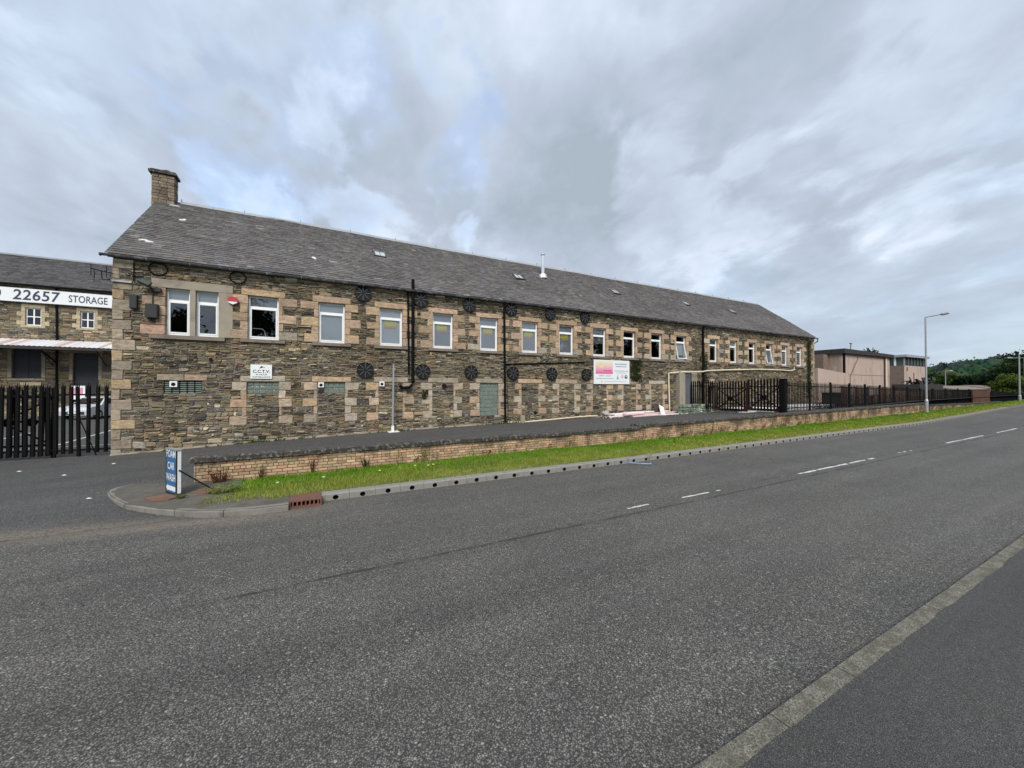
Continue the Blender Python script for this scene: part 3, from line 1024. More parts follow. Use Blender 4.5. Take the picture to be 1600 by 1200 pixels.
def split_wall(x0, x1, z0, z1, excl, rd, hr, wr, band=.52, cell=1.7):
    out = []

    def rec(a, b, c, e_, ex):
        ex = [r for r in ex if r[0] < b - 1e-4 and r[1] > a + 1e-4 and r[2] < e_ - 1e-4 and r[3] > c + 1e-4]
        if ex:
            r = ex[0]
            for v in (r[2], r[3]):
                if c + 1e-4 < v < e_ - 1e-4:
                    rec(a, b, c, v, ex)
                    rec(a, b, v, e_, ex)
                    return
            for v in (r[0], r[1]):
                if a + 1e-4 < v < b - 1e-4:
                    rec(a, v, c, e_, ex)
                    rec(v, b, c, e_, ex)
                    return
            return
        h, w_ = e_ - c, b - a
        if h > rd.uniform(hr[0], hr[1] * (1.35 if c < 1.9 else 1.0)):
            if w_ > 1.15 and rd.random() < .75:
                v = a + w_ * rd.uniform(.36, .64)
                rec(a, v, c, e_, ex)
                rec(v, b, c, e_, ex)
                return
            v = c + h * rd.uniform(.34, .66)
            rec(a, b, c, v, ex)
            rec(a, b, v, e_, ex)
        elif w_ > rd.uniform(*wr) and w_ > h * 1.1:
            v = a + w_ * rd.uniform(.3, .7)
            rec(a, v, c, e_, ex)
            rec(v, b, c, e_, ex)
        else:
            out.append((a, b, c, e_))

    z = z0
    k = 0
    while z < z1 - 1e-4:
        zt = min(z1, z + band * rd.uniform(.75, 1.25))
        if z1 - zt < .12:
            zt = z1
        x = x0
        first = True
        while x < x1 - 1e-4:
            xt = min(x1, x + cell * rd.uniform(.6, 1.4) * (.5 if first and k % 2 else 1))
            if x1 - xt < .25:
                xt = x1
            first = False
            rec(x, xt, z, zt, excl)
            x = xt
        z = zt
        k += 1
    return out


def solid_wall(q, x0, x1, y0, y1, z0, z1, holes):
    """backing masonry as boxes round the openings"""
    xs = sorted({x0, x1, *[v for h in holes for v in h[:2] if x0 < v < x1]})
    zs = sorted({z0, z1, *[v for h in holes for v in h[2:] if z0 < v < z1]})
    for a, b in zip(xs, xs[1:]):
        run = None
        for c, e_ in zip(zs, zs[1:]):
            mx, mz = (a + b) / 2, (c + e_) / 2
            if any(h[0] < mx < h[1] and h[2] < mz < h[3] for h in holes):
                if run:
                    q.box(a, b, y0, y1, run[0], run[1])
                run = None
            else:
                run = (run[0], e_) if run else (c, e_)
        if run:
            q.box(a, b, y0, y1, run[0], run[1])


# ------------------------------------------------------------------ THE MAIN BUILDING
D = 17.0
X0, X1, EAVE = -5.58, 38.6, 6.46
mill = thing('stone_building', 'long two storey rubble stone mill building with slate roof and white windows', 'building', (16.5, 17, 0))
WC = [-1.46] + [.85 + 2.31 * k for k in range(9)] + [21.60, 24.95, 27.22, 29.50, 31.75, 33.97, 36.20]
WZ0, WZ1 = 4.0, 5.6
wins = [(-4.26, -3.61), (-3.46, -2.81)] + [(c - .48, c + .48) if c < 22 else (c - .44, c + .44) for c in WC]
LOW = [-1.46] + [.85 + 2.31 * k for k in range(9)]
LZ0, LZ1 = .85, 2.42
sand = [(.43, .305, .20), (.46, .335, .215), (.39, .285, .195), (.48, .345, .24), (.41, .295, .18), (.45, .315, .22)]
pale = [(.44, .37, .28), (.40, .34, .26), (.46, .385, .30), (.42, .33, .24), (.36, .31, .24), (.43, .335, .235)]
excl, dressed, holes = [], [], []


def dress(name, a, b, c, e_, col, proud=.0, depth=.14, mat='sandstone', jit=.004, cut=.012):
    kf = R.uniform(.74, 1.06)
    col = tuple(v * kf for v in col)
    q = MB()
    stone_block(q, a, b, c, e_, D - .043 - proud + R.uniform(-.008, .008), D + depth, R, .005, cut * 1.6, jit * 2.0, .014, col, .006)
    o = q.build(name, MAT[mat], mill)
    excl.append((a, b, c, e_))
    return o


# quoins at both ends
for side in (0, 1):
    z = -.1
    k = 0
    while z < 6.3:
        h = R.uniform(.30, .35)
        zt = min(z + h, 6.40)
        ln = (.52 if k % 2 else .22) + R.uniform(-.05, .06)
        c = R.choice([(.40, .33, .24), (.36, .27, .17), (.33, .28, .21), (.42, .31, .19), (.31, .25, .19), (.44, .33, .22)])
        if side == 0:
            dress('quoin_stone', X0, X0 + ln, z, zt, c, .0, .3)
        else:
            dress('quoin_stone', X1 - ln, X1, z, zt, c, .0, .3)
        z = zt
        k += 1
# upper windows: lintel, five courses of alternating jamb stones, sill
for i, (a, b) in enumerate(wins):
    holes.append((a - .05, b + .05, WZ0 - .05, WZ1 + .05))
    if i < 2:
        continue
    cset = sand if i < 13 else pale + sand
    dress('lintel', a - .21, b + .21, WZ1, WZ1 + .235 + R.uniform(-.015, .02), R.choice(sand))
    rows_ = [[WZ1 - k * .32 + (R.uniform(-.035, .035) if 0 < k < 5 else 0) for k in range(6)] for _ in (0, 1)]
    for k in range(5):
        for s_ in (-1, 1):
            z0, z1 = rows_[s_ > 0][k + 1], rows_[s_ > 0][k]
            ln = (.58 if k % 2 == 0 else .2) + R.uniform(-.08, .07)
            c = R.choice(cset)
            if k == 4 and R.random() < .5:
                c = R.choice(pale)
            if s_ < 0:
                dress('jamb_stone', a - ln, a, z0, z1, c)
            else:
                dress('jamb_stone', b, b + ln, z0, z1, c)
    q = MB()
    q.box(a - .22, b + .22, D - .11, D + .2, WZ0 - .125, WZ0 - .006, (1, 1, 1))
    q.build('sill', MAT['sill'], mill, tone=False)
    excl.append((a - .22, b + .22, WZ0 - .13, WZ0))
    excl.append((a, b, WZ0, WZ1))
# the paired window has smooth cement dressings
q = MB()
q.box(-4.62, -2.40, D - .05, D + .14, WZ1, WZ1 + .28)
q.build('cement_lintel', MAT['cement'], mill, tone=False)
q = MB()
q.box(-3.61, -3.46, D - .045, D + .14, WZ0, WZ1 - .002)
q.build('cement_mullion', MAT['cement'], mill, tone=False)
q = MB()
q.box(-2.81, -2.40, D - .043, D + .14, WZ0, WZ1 - .002)
q.build('cement_jamb', MAT['cement'], mill, tone=False)
excl += [(-4.62, -2.40, WZ1, WZ1 + .28), (-4.26, -2.40, WZ0, WZ1)]
for k in range(5):
    z0, z1 = WZ1 - (k + 1) * .32, WZ1 - k * .32
    ln = (.62 if k in (1, 4) else .26) + R.uniform(-.04, .04)
    dress('jamb_stone', -4.26 - ln, -4.26, z0, z1, R.choice([(.42, .29, .2), (.38, .28, .2), (.40, .26, .185)]))
q = MB()
q.box(-4.66, -2.62, D - .11, D + .2, WZ0 - .14, WZ0 - .006)
q.build('sill', MAT['sill'], mill, tone=False)
excl.append((-4.66, -2.62, WZ0 - .145, WZ0))
holes = [h for h in holes]
# lower openings, long since blocked with rubble; some keep a strip of glass block
for i, c in enumerate(LOW):
    a, b = c - .5, c + .5
    dress('lintel', a - .2, b + .22, LZ1 + .01, LZ1 + .23, R.choice(pale + sand[:2]))
    for k in range(5):
        z0, z1 = LZ1 - (k + 1) * .315, LZ1 - k * .315
        if z1 < zf(c) + .1:
            continue
        for s_ in (-1, 1):
            ln = (.46 if k % 2 == 0 else .17) + R.uniform(-.08, .07)
            cc = R.choice(pale + pale + sand)
            if s_ < 0:
                dress('jamb_stone', a - ln, a, z0, z1, cc, jit=.008, cut=.02)
            else:
                dress('jamb_stone', b, b + ln, z0, z1, cc, jit=.008, cut=.02)
# first lower opening: lintel over a row of glass blocks
dress('lintel', -4.46, -3.75, 2.45, 2.66, (.37, .31, .23))
dress('lintel', -3.75, -3.12, 2.45, 2.66, (.42, .29, .21))
for (x0, x1, z0, z1) in ((-4.30, -3.26, 2.0, 2.45), (-1.96, -.96, 1.98, LZ1), (.55, 1.35, 1.99, LZ1), (7.31, 8.25, .85, LZ1)):
    excl.append((x0, x1, z0, z1))
    holes.append((x0, x1, z0, z1))
# doorway and the low arch behind the yard gate
DX0, DX1 = 21.62, 22.60
q = MB()
q.box(21.08, DX0, D - .30, D + .1, .4, 3.32)
q.box(DX1, 23.14, D - .06, D + .1, .4, 3.32)
q.box(DX0, DX1, D - .05, D + .1, 3.18, 3.32)
q.build('door_surround', MAT['cement'], mill, tone=False)
q = MB()
q.box(DX0, DX1, D + .03, D + .08, .4, 3.18)
for k in range(1, 9):
    q.box(DX0 + k * .109 - .004, DX0 + k * .109 + .004, D + .022, D + .03, .9, 3.17)
q.build('door', MAT['greydoor'], mill, tone=False)
excl.append((21.08, 23.14, .3, 3.32))
holes.append((DX0 - .0, DX1 + .0, .3, 3.18))
holes.append((24.38, 25.06, .4, 2.3))
excl.append((24.38, 25.06, .4, 2.3))
arch = MB()
for k in range(8):
    a0, a1 = PI * k / 8, PI * (k + 1) / 8
    cx_, cz_, r0, r1 = 24.72, 2.28, .34, .56
    arch.poly([(cx_ - r0 * math.cos(a0), D - .03, cz_ + r0 * math.sin(a0)), (cx_ - r1 * math.cos(a0), D - .03, cz_ + r1 * math.sin(a0)),
               (cx_ - r1 * math.cos(a1), D - .03, cz_ + r1 * math.sin(a1)), (cx_ - r0 * math.cos(a1), D - .03, cz_ + r0 * math.sin(a1))], [(0, 1, 2, 3)], R.choice(pale))
    arch.face([(cx_ - r0 * math.cos(a0), D - .03, cz_ + r0 * math.sin(a0)), (cx_ - r0 * math.cos(a1), D - .03, cz_ + r0 * math.sin(a1)),
               (cx_ - r0 * math.cos(a1), D + .1, cz_ + r0 * math.sin(a1)), (cx_ - r0 * math.cos(a0), D + .1, cz_ + r0 * math.sin(a0))], R.choice(pale))
arch.build('arch_ring', MAT['sandstone'], mill)
q = MB()
q.box(24.36, 25.08, D + .30, D + .36, .4, 2.7)
q.build('arch_panel', MAT['black'], mill, tone=False)  # black panel set behind the arch opening

# backing wall
q = MB()
solid_wall(q, X0 + .02, X1 - .02, D + .0, D + .5, -.3, EAVE - .02, holes)
q.build('wall', MAT['mortar'], mill, tone=False)
# end walls, rear wall, floors: they keep the rooms behind the glass dark
q = MB()
yr = 26.5
q.box(X0 + .02, X0 + .5, D + .502, yr, -.3, EAVE - .03)
q.box(X1 - .5, X1 - .02, D + .502, yr, -.3, EAVE - .03)
q.box(X0 + .02, X1 - .02, yr, yr + .5, -.3, EAVE - .03)
RIDGE_Y, RIDGE_Z = 21.75, 10.35
for xa, xb in ((X0 + .02, X0 + .4), (X1 - .4, X1 - .02)):
    va = [(xa, D + .1, EAVE - .03), (xa, yr + .4, EAVE - .03), (xa, RIDGE_Y, RIDGE_Z - .12)]
    vb = [(xb, y, z) for _, y, z in va]
    q.poly(va + vb, [(0, 1, 2), (5, 4, 3), (0, 3, 4, 1), (1, 4, 5, 2), (2, 5, 3, 0)])
q.build('rear_and_end_walls', MAT['mortar'], mill, tone=False)
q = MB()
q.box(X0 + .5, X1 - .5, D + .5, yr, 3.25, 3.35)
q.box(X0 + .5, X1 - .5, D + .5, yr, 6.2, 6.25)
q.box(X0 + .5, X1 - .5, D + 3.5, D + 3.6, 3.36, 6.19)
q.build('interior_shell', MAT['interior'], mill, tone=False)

# rubble: 300 nearest stones one by one, the rest in one piece
rects = split_wall(X0, X1, -.1, EAVE - .03, excl, random.Random(11), (.075, .20), (.18, .58))
rects = [r for r in rects if r[3] > zf((r[0] + r[1]) / 2) - .03]
def px_area(r):
    cx_ = (r[0] + r[1]) / 2
    return (r[1] - r[0]) * (r[3] - r[2]) / (.47 * cx_ + .883 * D) ** 2
rects.sort(key=px_area, reverse=True)
rd = random.Random(21)
rest = MB()
def rub_col(x, z):
    c = rd.choices(RUBC, RUBW)[0]
    k = .90 * rd.uniform(.75, 1.3) * (1 + .5 * mnoise.noise(Vector((x * .45, 3.3, z * .6))))
    tb = mnoise.noise(Vector((x * .9, 9.1, z * .9)))
    c = (c[0] * k * (1.02 + .07 * tb), c[1] * k, c[2] * k * (.95 - .12 * tb))
    if z < 1.15 + .3 * tb and rd.random() < .30:
        c = tuple(v * .55 for v in c)
    if z < .9 and rd.random() < .06:
        c = (.36, .33, .27)
    return c
n_st = 0
for r in rects:
    cx_, cz_ = (r[0] + r[1]) / 2, (r[2] + r[3]) / 2
    if abs(cx_ - 10.4) < .1 and abs(cz_ - .91) < .1:
        continue
    yf = D - .016 - rd.random() ** 1.6 * .036
    col = rub_col(cx_, cz_)
    args = (r[0], r[1], r[2], r[3], yf, D + .02, rd, rd.uniform(.004, .013), .055, .014, .014, col, .012, .040)
    if n_st < 300:
        q = MB()
        stone_block(q, *args)
        if q.f:
            q.build('stone', MAT['rubble'], mill)
            n_st += 1
    else:
        stone_block(rest, *args)
rest.build('rubble_stones', MAT['rubble'], mill, kind='stuff')
# cement fillet where the wall meets the tarmac
q = MB()
xs = frange(X0, 21.0, 90)
for a, b in zip(xs, xs[1:]):
    ha, hb = [.05 + .06 * abs(mnoise.noise(Vector((v * .9, 0, 0)))) for v in (a, b)]
    da, db = [.10 + .06 * mnoise.noise(Vector((v * 1.3, 5, 0))) for v in (a, b)]
    q.face([(a, D - da, zf(a) - .01), (b, D - db, zf(b) - .01), (b, D - .03, zf(b) + hb), (a, D - .03, zf(a) + ha)])
q.build('base_fillet', MAT['mortar'], mill, tone=False)

# windows
def window(i, a, b):
    y = D + .10
    z0, z1 = WZ0, WZ1
    q = MB()
    f = .055
    tz = z1 - .40
    q.box(a + .002, b - .002, y, y + .07, z0 + .002, z0 + f + .02)
    q.box(a + .002, b - .002, y, y + .07, z1 - f, z1 - .002)
    q.box(a + .002, a + f, y, y + .07, z0 + f + .02, z1 - f)
    q.box(b - f, b - .002, y, y + .07, z0 + f + .02, z1 - f)
    q.box(a + f, b - f, y + .002, y + .07, tz - .035, tz + .035)
    wo = q.build('window', MAT['white'], mill, tone=False)
    ajar = i in (12, 16)
    M = Matrix.Translation(Vector((0, y, tz))) @ Matrix.Rotation(math.radians(-11 if ajar else 0), 4, 'X') @ Matrix.Translation(Vector((0, -y, -tz)))
    q = MB()
    sa, sb, s0, s1, g_ = a + f, b - f, z0 + f + .02, tz - .035, .045
    yy = y - .012
    for bx in ((sa, sb, s0, s0 + g_), (sa, sb, s1 - g_, s1), (sa, sa + g_, s0 + g_, s1 - g_), (sb - g_, sb, s0 + g_, s1 - g_)):
        q.box(bx[0] + .001, bx[1] - .001, yy, yy + .06, bx[2], bx[3], M=M)
    q.build('sash', MAT['white'], wo, tone=False)
    q = MB()
    q.face([M @ Vector(p) for p in ((sa + .02, y + .03, s0 + .02), (sb - .02, y + .03, s0 + .02), (sb - .02, y + .03, s1 - .02), (sa + .02, y + .03, s1 - .02))])
    q.build('pane', MAT['glass'], wo, tone=False)
    q = MB()
    q.face([(a + .04, y + .035, tz), (b - .04, y + .035, tz), (b - .04, y + .035, z1 - .04), (a + .04, y + .035, z1 - .04)])
    q.build('pane', MAT['glass'], wo, tone=False)
    yb = y + .09
    def blind_and_sheen(za, zb_, col, m=None):
        q_ = MB()
        q_.face([(a - .02, yb, za), (b + .02, yb, za), (b + .02, yb, zb_), (a - .02, yb, zb_)], col)
        q_.build('blind_and_sheen', MAT['tint'], wo)
    if i in (0, 1):
        blind_and_sheen(tz - .1, z1 + .03, (.50, .54, .54))  # pale panel behind the upper pane
    elif i == 2:
        blind_and_sheen(tz + .02, z1 + .03, (.30, .33, .35))  # grey panel behind the upper pane
        q_ = MB()
        q_.tube([(a + .1, yb, z0 + .42), (a + .42, yb, z0 + .42), (a + .50, yb, z0 + .34), (a + .56, yb, z0 - .1)], .016, 6)
        q_.build('chair_frame', MAT['white'], wo, tone=False)
    elif i in (3,):
        blind_and_sheen(z0 - .05, z1 + .03, (.56, .60, .62))  # pale panel imitates the sky mirrored in this pane
    elif i in (4, 5, 6, 7, 8):
        blind_and_sheen(z0 - .05, z1 + .03, {4: (.68, .70, .72), 5: (.46, .47, .50), 6: (.50, .51, .54), 7: (.50, .50, .51), 8: (.46, .47, .51)}[i])
        pc = [(.86, .86, .22), (.90, .86, .14), (.90, .78, .16), (.84, .56, .30), (.66, .46, .46)]
        q_ = MB()
        pz, hh = tz - .11, .066
        for k, cc in enumerate(pc):
            q_.face([(a + .23, yb - .012, pz - (k + 1) * hh), (b - .23, yb - .012, pz - (k + 1) * hh), (b - .23, yb - .012, pz - k * hh), (a + .23, yb - .012, pz - k * hh)], cc)
        q_.build('poster', MAT['tint'], wo)
    elif i == 9:
        blind_and_sheen(tz - .45, z1 + .03, (.26, .28, .30))
    elif i == 12:
        blind_and_sheen(z0 + .35, tz, (.34, .36, .38))
    elif i == 13:
        pass
    elif i == 14:
        blind_and_sheen(tz - .2, z1 + .03, (.62, .62, .62))
    elif i in (17, 18):
        for k in range(9):
            blind_and_sheen(z0 + .1 + k * .17, z0 + .22 + k * .17, (.62, .64, .66))
    else:
        blind_and_sheen(z1 - .12, z1 + .03, (.12, .12, .13))
    return wo


for i, (a, b) in enumerate(wins):
    window(i, a, b)

# glass block panels
def blocks(x0, x1, z0, z1, nx, nz, louvre=False):
    q = MB()
    q.box(x0 - .0, x1 + .0, D + .06, D + .12, z0, z1)
    fo = q.build('block_panel', MAT['cement'], mill, tone=False)
    dx, dz = (x1 - x0) / nx, (z1 - z0) / nz
    for a in range(nx):
        for c in range(nz):
            q = MB()
            stone_block(q, x0 + a * dx, x0 + (a + 1) * dx, z0 + c * dz, z0 + (c + 1) * dz, D + .035, D + .062, R, .010, .012, .001, .010, (1, 1, 1), .004)
            q.build('glass_block', MAT['glassblock'], fo, tone=False)


blocks(-1.96, -.96, 1.98, LZ1, 5, 3)
blocks(.55, 1.35, 1.99, LZ1, 4, 2)
blocks(7.31, 8.25, .85, LZ1, 5, 8)
q = MB()
q.box(-4.30, -3.26, D + .08, D + .12, 2.0, 2.45)
for k in range(6):
    x = -4.30 + k * 1.02 / 5
    q.box(x, x + .02, D + .0, D + .08, 2.0, 2.45)
lv = q.build('vent_frame', MAT['black'], mill, tone=False)
for b_ in range(5):
    for k in range(6):
        q = MB()
        x = -4.275 + b_ * 1.02 / 5
        z = 2.02 + k * .07
        q.poly([(x, D + .01, z), (x + .178, D + .01, z), (x + .178, D + .06, z + .045), (x, D + .06, z + .045),
                (x, D + .01, z + .008), (x + .178, D + .01, z + .008), (x + .178, D + .06, z + .053), (x, D + .06, z + .053)],
               [(0, 1, 5, 4), (4, 5, 6, 7), (3, 2, 1, 0)])
        q.build('louvre_slat', MAT['glassblock'], lv, tone=False)
# little extractor cowls: white square plate, dark round mouth
for (x, z) in ((-4.03, 2.33), (.47, 2.32), (2.78, 2.37)):
    q = MB()
    q.box(x - .10, x + .10, D - .07, D + .05, z - .10, z + .10)
    v_ = q.build('vent_cowl', MAT['signwhite'], mill, tone=False)
    q = MB()
    q.disc((x, D - .073, z - .01), .062, .004, 16)
    q.build('mouth', MAT['hole'], v_, tone=False)
for (x, z, r_) in ((-3.02, 3.2, .06), (5.52, 2.27, .12), (10.4, .91, .09)):
    q = MB()
    q.disc((x, D - .055, z), r_, .08, 14)
    q.build('pipe_hole', MAT['hole'], mill, tone=False)

# round iron tie plates with eight ribs
rib = MB()
rib.box(.06, .30, -.080, -.045, -.014, .014)
ribm = rib.mesh('rib', MAT['rib'], tone=False)
pm_ = MB()
pm_.disc((0, -.05, 0), .325, .06, 28)
pm_.disc((0, -.085, 0), .07, .04, 12)
for k in range(28):
    a0, a1 = 2 * PI * k / 28, 2 * PI * (k + 1) / 28
    P = lambda r_, a_, y_: (r_ * math.cos(a_), y_, r_ * math.sin(a_))
    pm_.poly([P(.325, a0, -.075), P(.325, a1, -.075), P(.298, a1, -.075), P(.298, a0, -.075), P(.298, a0, -.05), P(.298, a1, -.05), P(.325, a0, -.05), P(.325, a1, -.05)],
             [(3, 2, 1, 0), (3, 4, 5, 2), (0, 1, 7, 6)])
platem = pm_.mesh('tie_plate', MAT['plate'], tone=False)
for c in (2.01, 4.42, 6.72, 8.97, 11.3, 13.6):
    for z in (6.12, 2.94):
        o = link('tie_plate', platem, mill)
        o.matrix_parent_inverse = Matrix.Identity(4)
        o.location = Vector((c + (.1 if z < 4 else 0), D - .045, z)) - mill.location
        for k in range(8):
            rb = link('rib', ribm, o)
            rb.rotation_euler = (0, k * PI / 4, 0)
# plain iron rings at the left end
for (x, z) in ((-4.45, 6.2), (-2.25, 6.2)):
    q = MB()
    q.tube([(x + .24 * math.cos(a), D - .06, z + .21 * math.sin(a)) for a in frange(0, 2 * PI, 24)], .022, 6, cap=False)
    q.build('tie_ring', MAT['black'], mill, tone=False)

# ------------------------------------------------------------------ roof of the main building
RX0, RX1 = -5.72, 38.72
RY0, RZ0 = 16.83, 6.50
SL = math.hypot(RIDGE_Y - RY0, RIDGE_Z - RZ0)
uy, uz = (RIDGE_Y - RY0) / SL, (RIDGE_Z - RZ0) / SL
ny, nz_ = -uz, uy
def sag(x):
    return .055 * mnoise.noise(Vector((x * .11, 1.7, 0))) + .018 * mnoise.noise(Vector((x * .5, 7.7, 0)))
def rp(x, s_, h_):
    h_ = h_ + sag(x) * min(1, s_ / 3) + .018 * mnoise.noise(Vector((x * .45, s_ * .6, 2.0)))
    return (x, RY0 + uy * s_ + ny * h_, RZ0 + uz * s_ + nz_ * h_)
q = MB()
va = [rp(RX0 + .03, 0, -.05), rp(RX1 - .03, 0, -.05), rp(RX1 - .03, SL, -.05), rp(RX0 + .03, SL, -.05)]
vb = [rp(RX0 + .03, 0.05, -.15), rp(RX1 - .03, 0.05, -.15), rp(RX1 - .03, SL, -.15), rp(RX0 + .03, SL, -.15)]
q.poly(va + vb, [(0, 1, 2, 3), (7, 6, 5, 4), (0, 4, 5, 1), (1, 5, 6, 2), (3, 7, 4, 0)], (.06, .06, .06))
yb_ = 2 * RIDGE_Y - RY0
q.poly([(RX0, RIDGE_Y, RIDGE_Z), (RX1, RIDGE_Y, RIDGE_Z), (RX1, yb_, RZ0), (RX0, yb_, RZ0), (RX0, RIDGE_Y, RIDGE_Z - .12), (RX1, RIDGE_Y, RIDGE_Z - .12), (RX1, yb_, RZ0 - .12), (RX0, yb_, RZ0 - .12)],
       [(0, 1, 2, 3), (7, 6, 5, 4), (3, 2, 6, 7), (0, 3, 7, 4), (1, 5, 6, 2)], (.10, .098, .098))
roof = q.build('roof', MAT['slate'], mill)
SKYL = [(3.1, 3.28), (10.85, 3.25), (18.35, 3.25), (25.3, 3.1), (30.8, 2.92)]
slates = []
rd = random.Random(33)
s_ = 0.0
row = 0
while s_ < SL - .05:
    ex = .185 - .055 * s_ / SL
    x = RX0 - rd.uniform(0, .2)
    while x < RX1:
        wd = rd.uniform(.20, .36) - .05 * s_ / SL
        xa, xb = max(x, RX0), min(x + wd, RX1)
        x += wd
        if xb - xa < .05:
            continue
        cx_ = (xa + xb) / 2
        if any(abs(cx_ - a) < .29 and b - .03 < s_ + ex and s_ < b + .60 for a, b in SKYL):
            continue
        slates.append((xa, xb, s_, ex))
    s_ += ex
    row += 1
def slate_geo(q, t_):
    xa, xb, s0, ex = t_
    s1 = min(s0 + ex + .03, SL)
    th = rd.uniform(.008, .015)
    lift = .030 + rd.uniform(-.003, .008)
    sk = rd.uniform(-.006, .006)
    g_ = .002
    dz = rd.uniform(-.012, .004)
    a0, a1 = rp(xa + g_, s0 + dz, lift), rp(xb - g_, s0 + dz + sk, lift + rd.uniform(-.004, .004))
    b0, b1 = rp(xa + g_, s1, .012), rp(xb - g_, s1, .012)
    c0, c1 = rp(xa + g_, s0 + dz, lift - th - .008), rp(xb - g_, s0 + dz + sk, lift - th - .008)
    k = rd.uniform(.76, 1.20) * (1 + .22 * mnoise.noise(Vector((xa * .5, s0 * .7, 0))))
    wv = rd.uniform(-1, 1)
    base = (.122, .113, .109)
    col = (base[0] * k * (1 + .06 * wv), base[1] * k, base[2] * k * (1 - .05 * wv))
    if rd.random() < .02:
        col = tuple(v * 1.5 for v in col)
    q.poly([a0, a1, b1, b0, c0, c1], [(0, 1, 2, 3), (4, 5, 1, 0), (4, 0, 3), (1, 5, 2)], col)
slates.sort(key=lambda t_: (t_[1] - t_[0]) * t_[3] / (.47 * t_[0] + .883 * (RY0 + uy * t_[2])) ** 2, reverse=True)
rest = MB()
for k, t_ in enumerate(slates):
    if k < 300:
        q = MB()
        slate_geo(q, t_)
        q.build('slate', MAT['slate'], roof)
    else:
        slate_geo(rest, t_)
rest.build('slates', MAT['slate'], roof, kind='stuff')
x = -4.95
k = 0
while x < RX1:
    xe = min(x + 1.15, RX1)
    q = MB()
    pr = []
    for xx in (x + .004, xe - .004):
        rz_ = RIDGE_Z + sag(xx) + R.uniform(-.006, .006)
        pr.append([(xx, RIDGE_Y - .17, rz_ - .095), (xx, RIDGE_Y - .05, rz_ + .045), (xx, RIDGE_Y, rz_ + .075), (xx, RIDGE_Y + .05, rz_ + .045), (xx, RIDGE_Y + .17, rz_ - .095)])
    q.poly(pr[0] + pr[1], [(i, i + 5, i + 6, i + 1) for i in range(4)] + [(0, 1, 2, 3, 4), (9, 8, 7, 6, 5)])
    if k % 2 == 0:
        q.box(x - .015, x + .015, RIDGE_Y - .03, RIDGE_Y + .03, RIDGE_Z + sag(x) + .05, RIDGE_Z + sag(x) + .16)
    q.build('ridge_piece', MAT['lead'], roof, tone=False)
    x = xe
    k += 1
for (cx_, s0) in SKYL:
    q = MB()
    a, b, c, e_ = cx_ - .27, cx_ + .27, s0 - .02, s0 + .60
    for (p, r_, u, v) in ((a, b, c, c + .05), (a, b, e_ - .05, e_), (a, a + .04, c + .05, e_ - .05), (b - .04, b, c + .05, e_ - .05), (cx_ - .012, cx_ + .012, c + .05, e_ - .05)):
        q.poly([rp(p, u, 0), rp(r_, u, 0), rp(r_, v, 0), rp(p, v, 0), rp(p, u, .085), rp(r_, u, .085), rp(r_, v, .085), rp(p, v, .085)],
               [(4, 5, 6, 7), (0, 1, 5, 4), (1, 2, 6, 5), (2, 3, 7, 6), (3, 0, 4, 7)])
    sk = q.build('skylight', MAT['gutter'], roof, tone=False)
    q = MB()
    q.face([rp(a + .04, c + .05, .06), rp(b - .04, c + .05, .06), rp(b - .04, e_ - .05, .06), rp(a + .04, e_ - .05, .06)], (.42, .44, .46))
    o = q.build('skylight_pane', MAT['tint'], roof)
# flue
q = MB()
fx, fy, fz = 12.9, 20.15, 9.1
q.tube([(fx, fy, fz - .15), (fx, fy, fz + 1.33)], .105, 12)
q.tube([(fx, fy, fz + 1.38), (fx, fy, fz + 1.46)], .145, 12)
q.tube([(fx, fy, fz + 1.33), (fx, fy, fz + 1.38)], .05, 8)
q.tube([(fx, fy, fz - .1), (fx, fy, fz + .16), (fx, fy, fz + .2)], [.30, .22, .13], 12)
q.build('flue_pipe', MAT['steel_flue'], roof, tone=False)
# loose white patches of mortar on the slates
for (cx_, sy, w_, h_) in ((-5.08, 1.34, .13, .05), (-4.92, 1.27, .14, .05), (-4.5, 3.95, .12, .05), (-4.44, 4.05, .06, .05), (.2, 1.9, .09, .06), (-5.05, 5.6, .2, .03), (.26, 1.8, .07, .04)):
    q = MB()
    n = 9
    ring = [(math.cos(2 * PI * k / n) * w_ * R.uniform(.6, 1.1), math.sin(2 * PI * k / n) * h_ * R.uniform(.6, 1.3)) for k in range(n)]
    top = [rp(cx_ + a, sy + b, .062) for a, b in ring]
    bot = [rp(cx_ + a * 1.1, sy + b * 1.1, .01) for a, b in ring]
    q.poly(top + bot, [tuple(range(n))] + [(k, n + k, n + (k + 1) % n, (k + 1) % n) for k in range(n)])
    q.build('mortar_patch', MAT['brickpatch'], roof, tone=False)
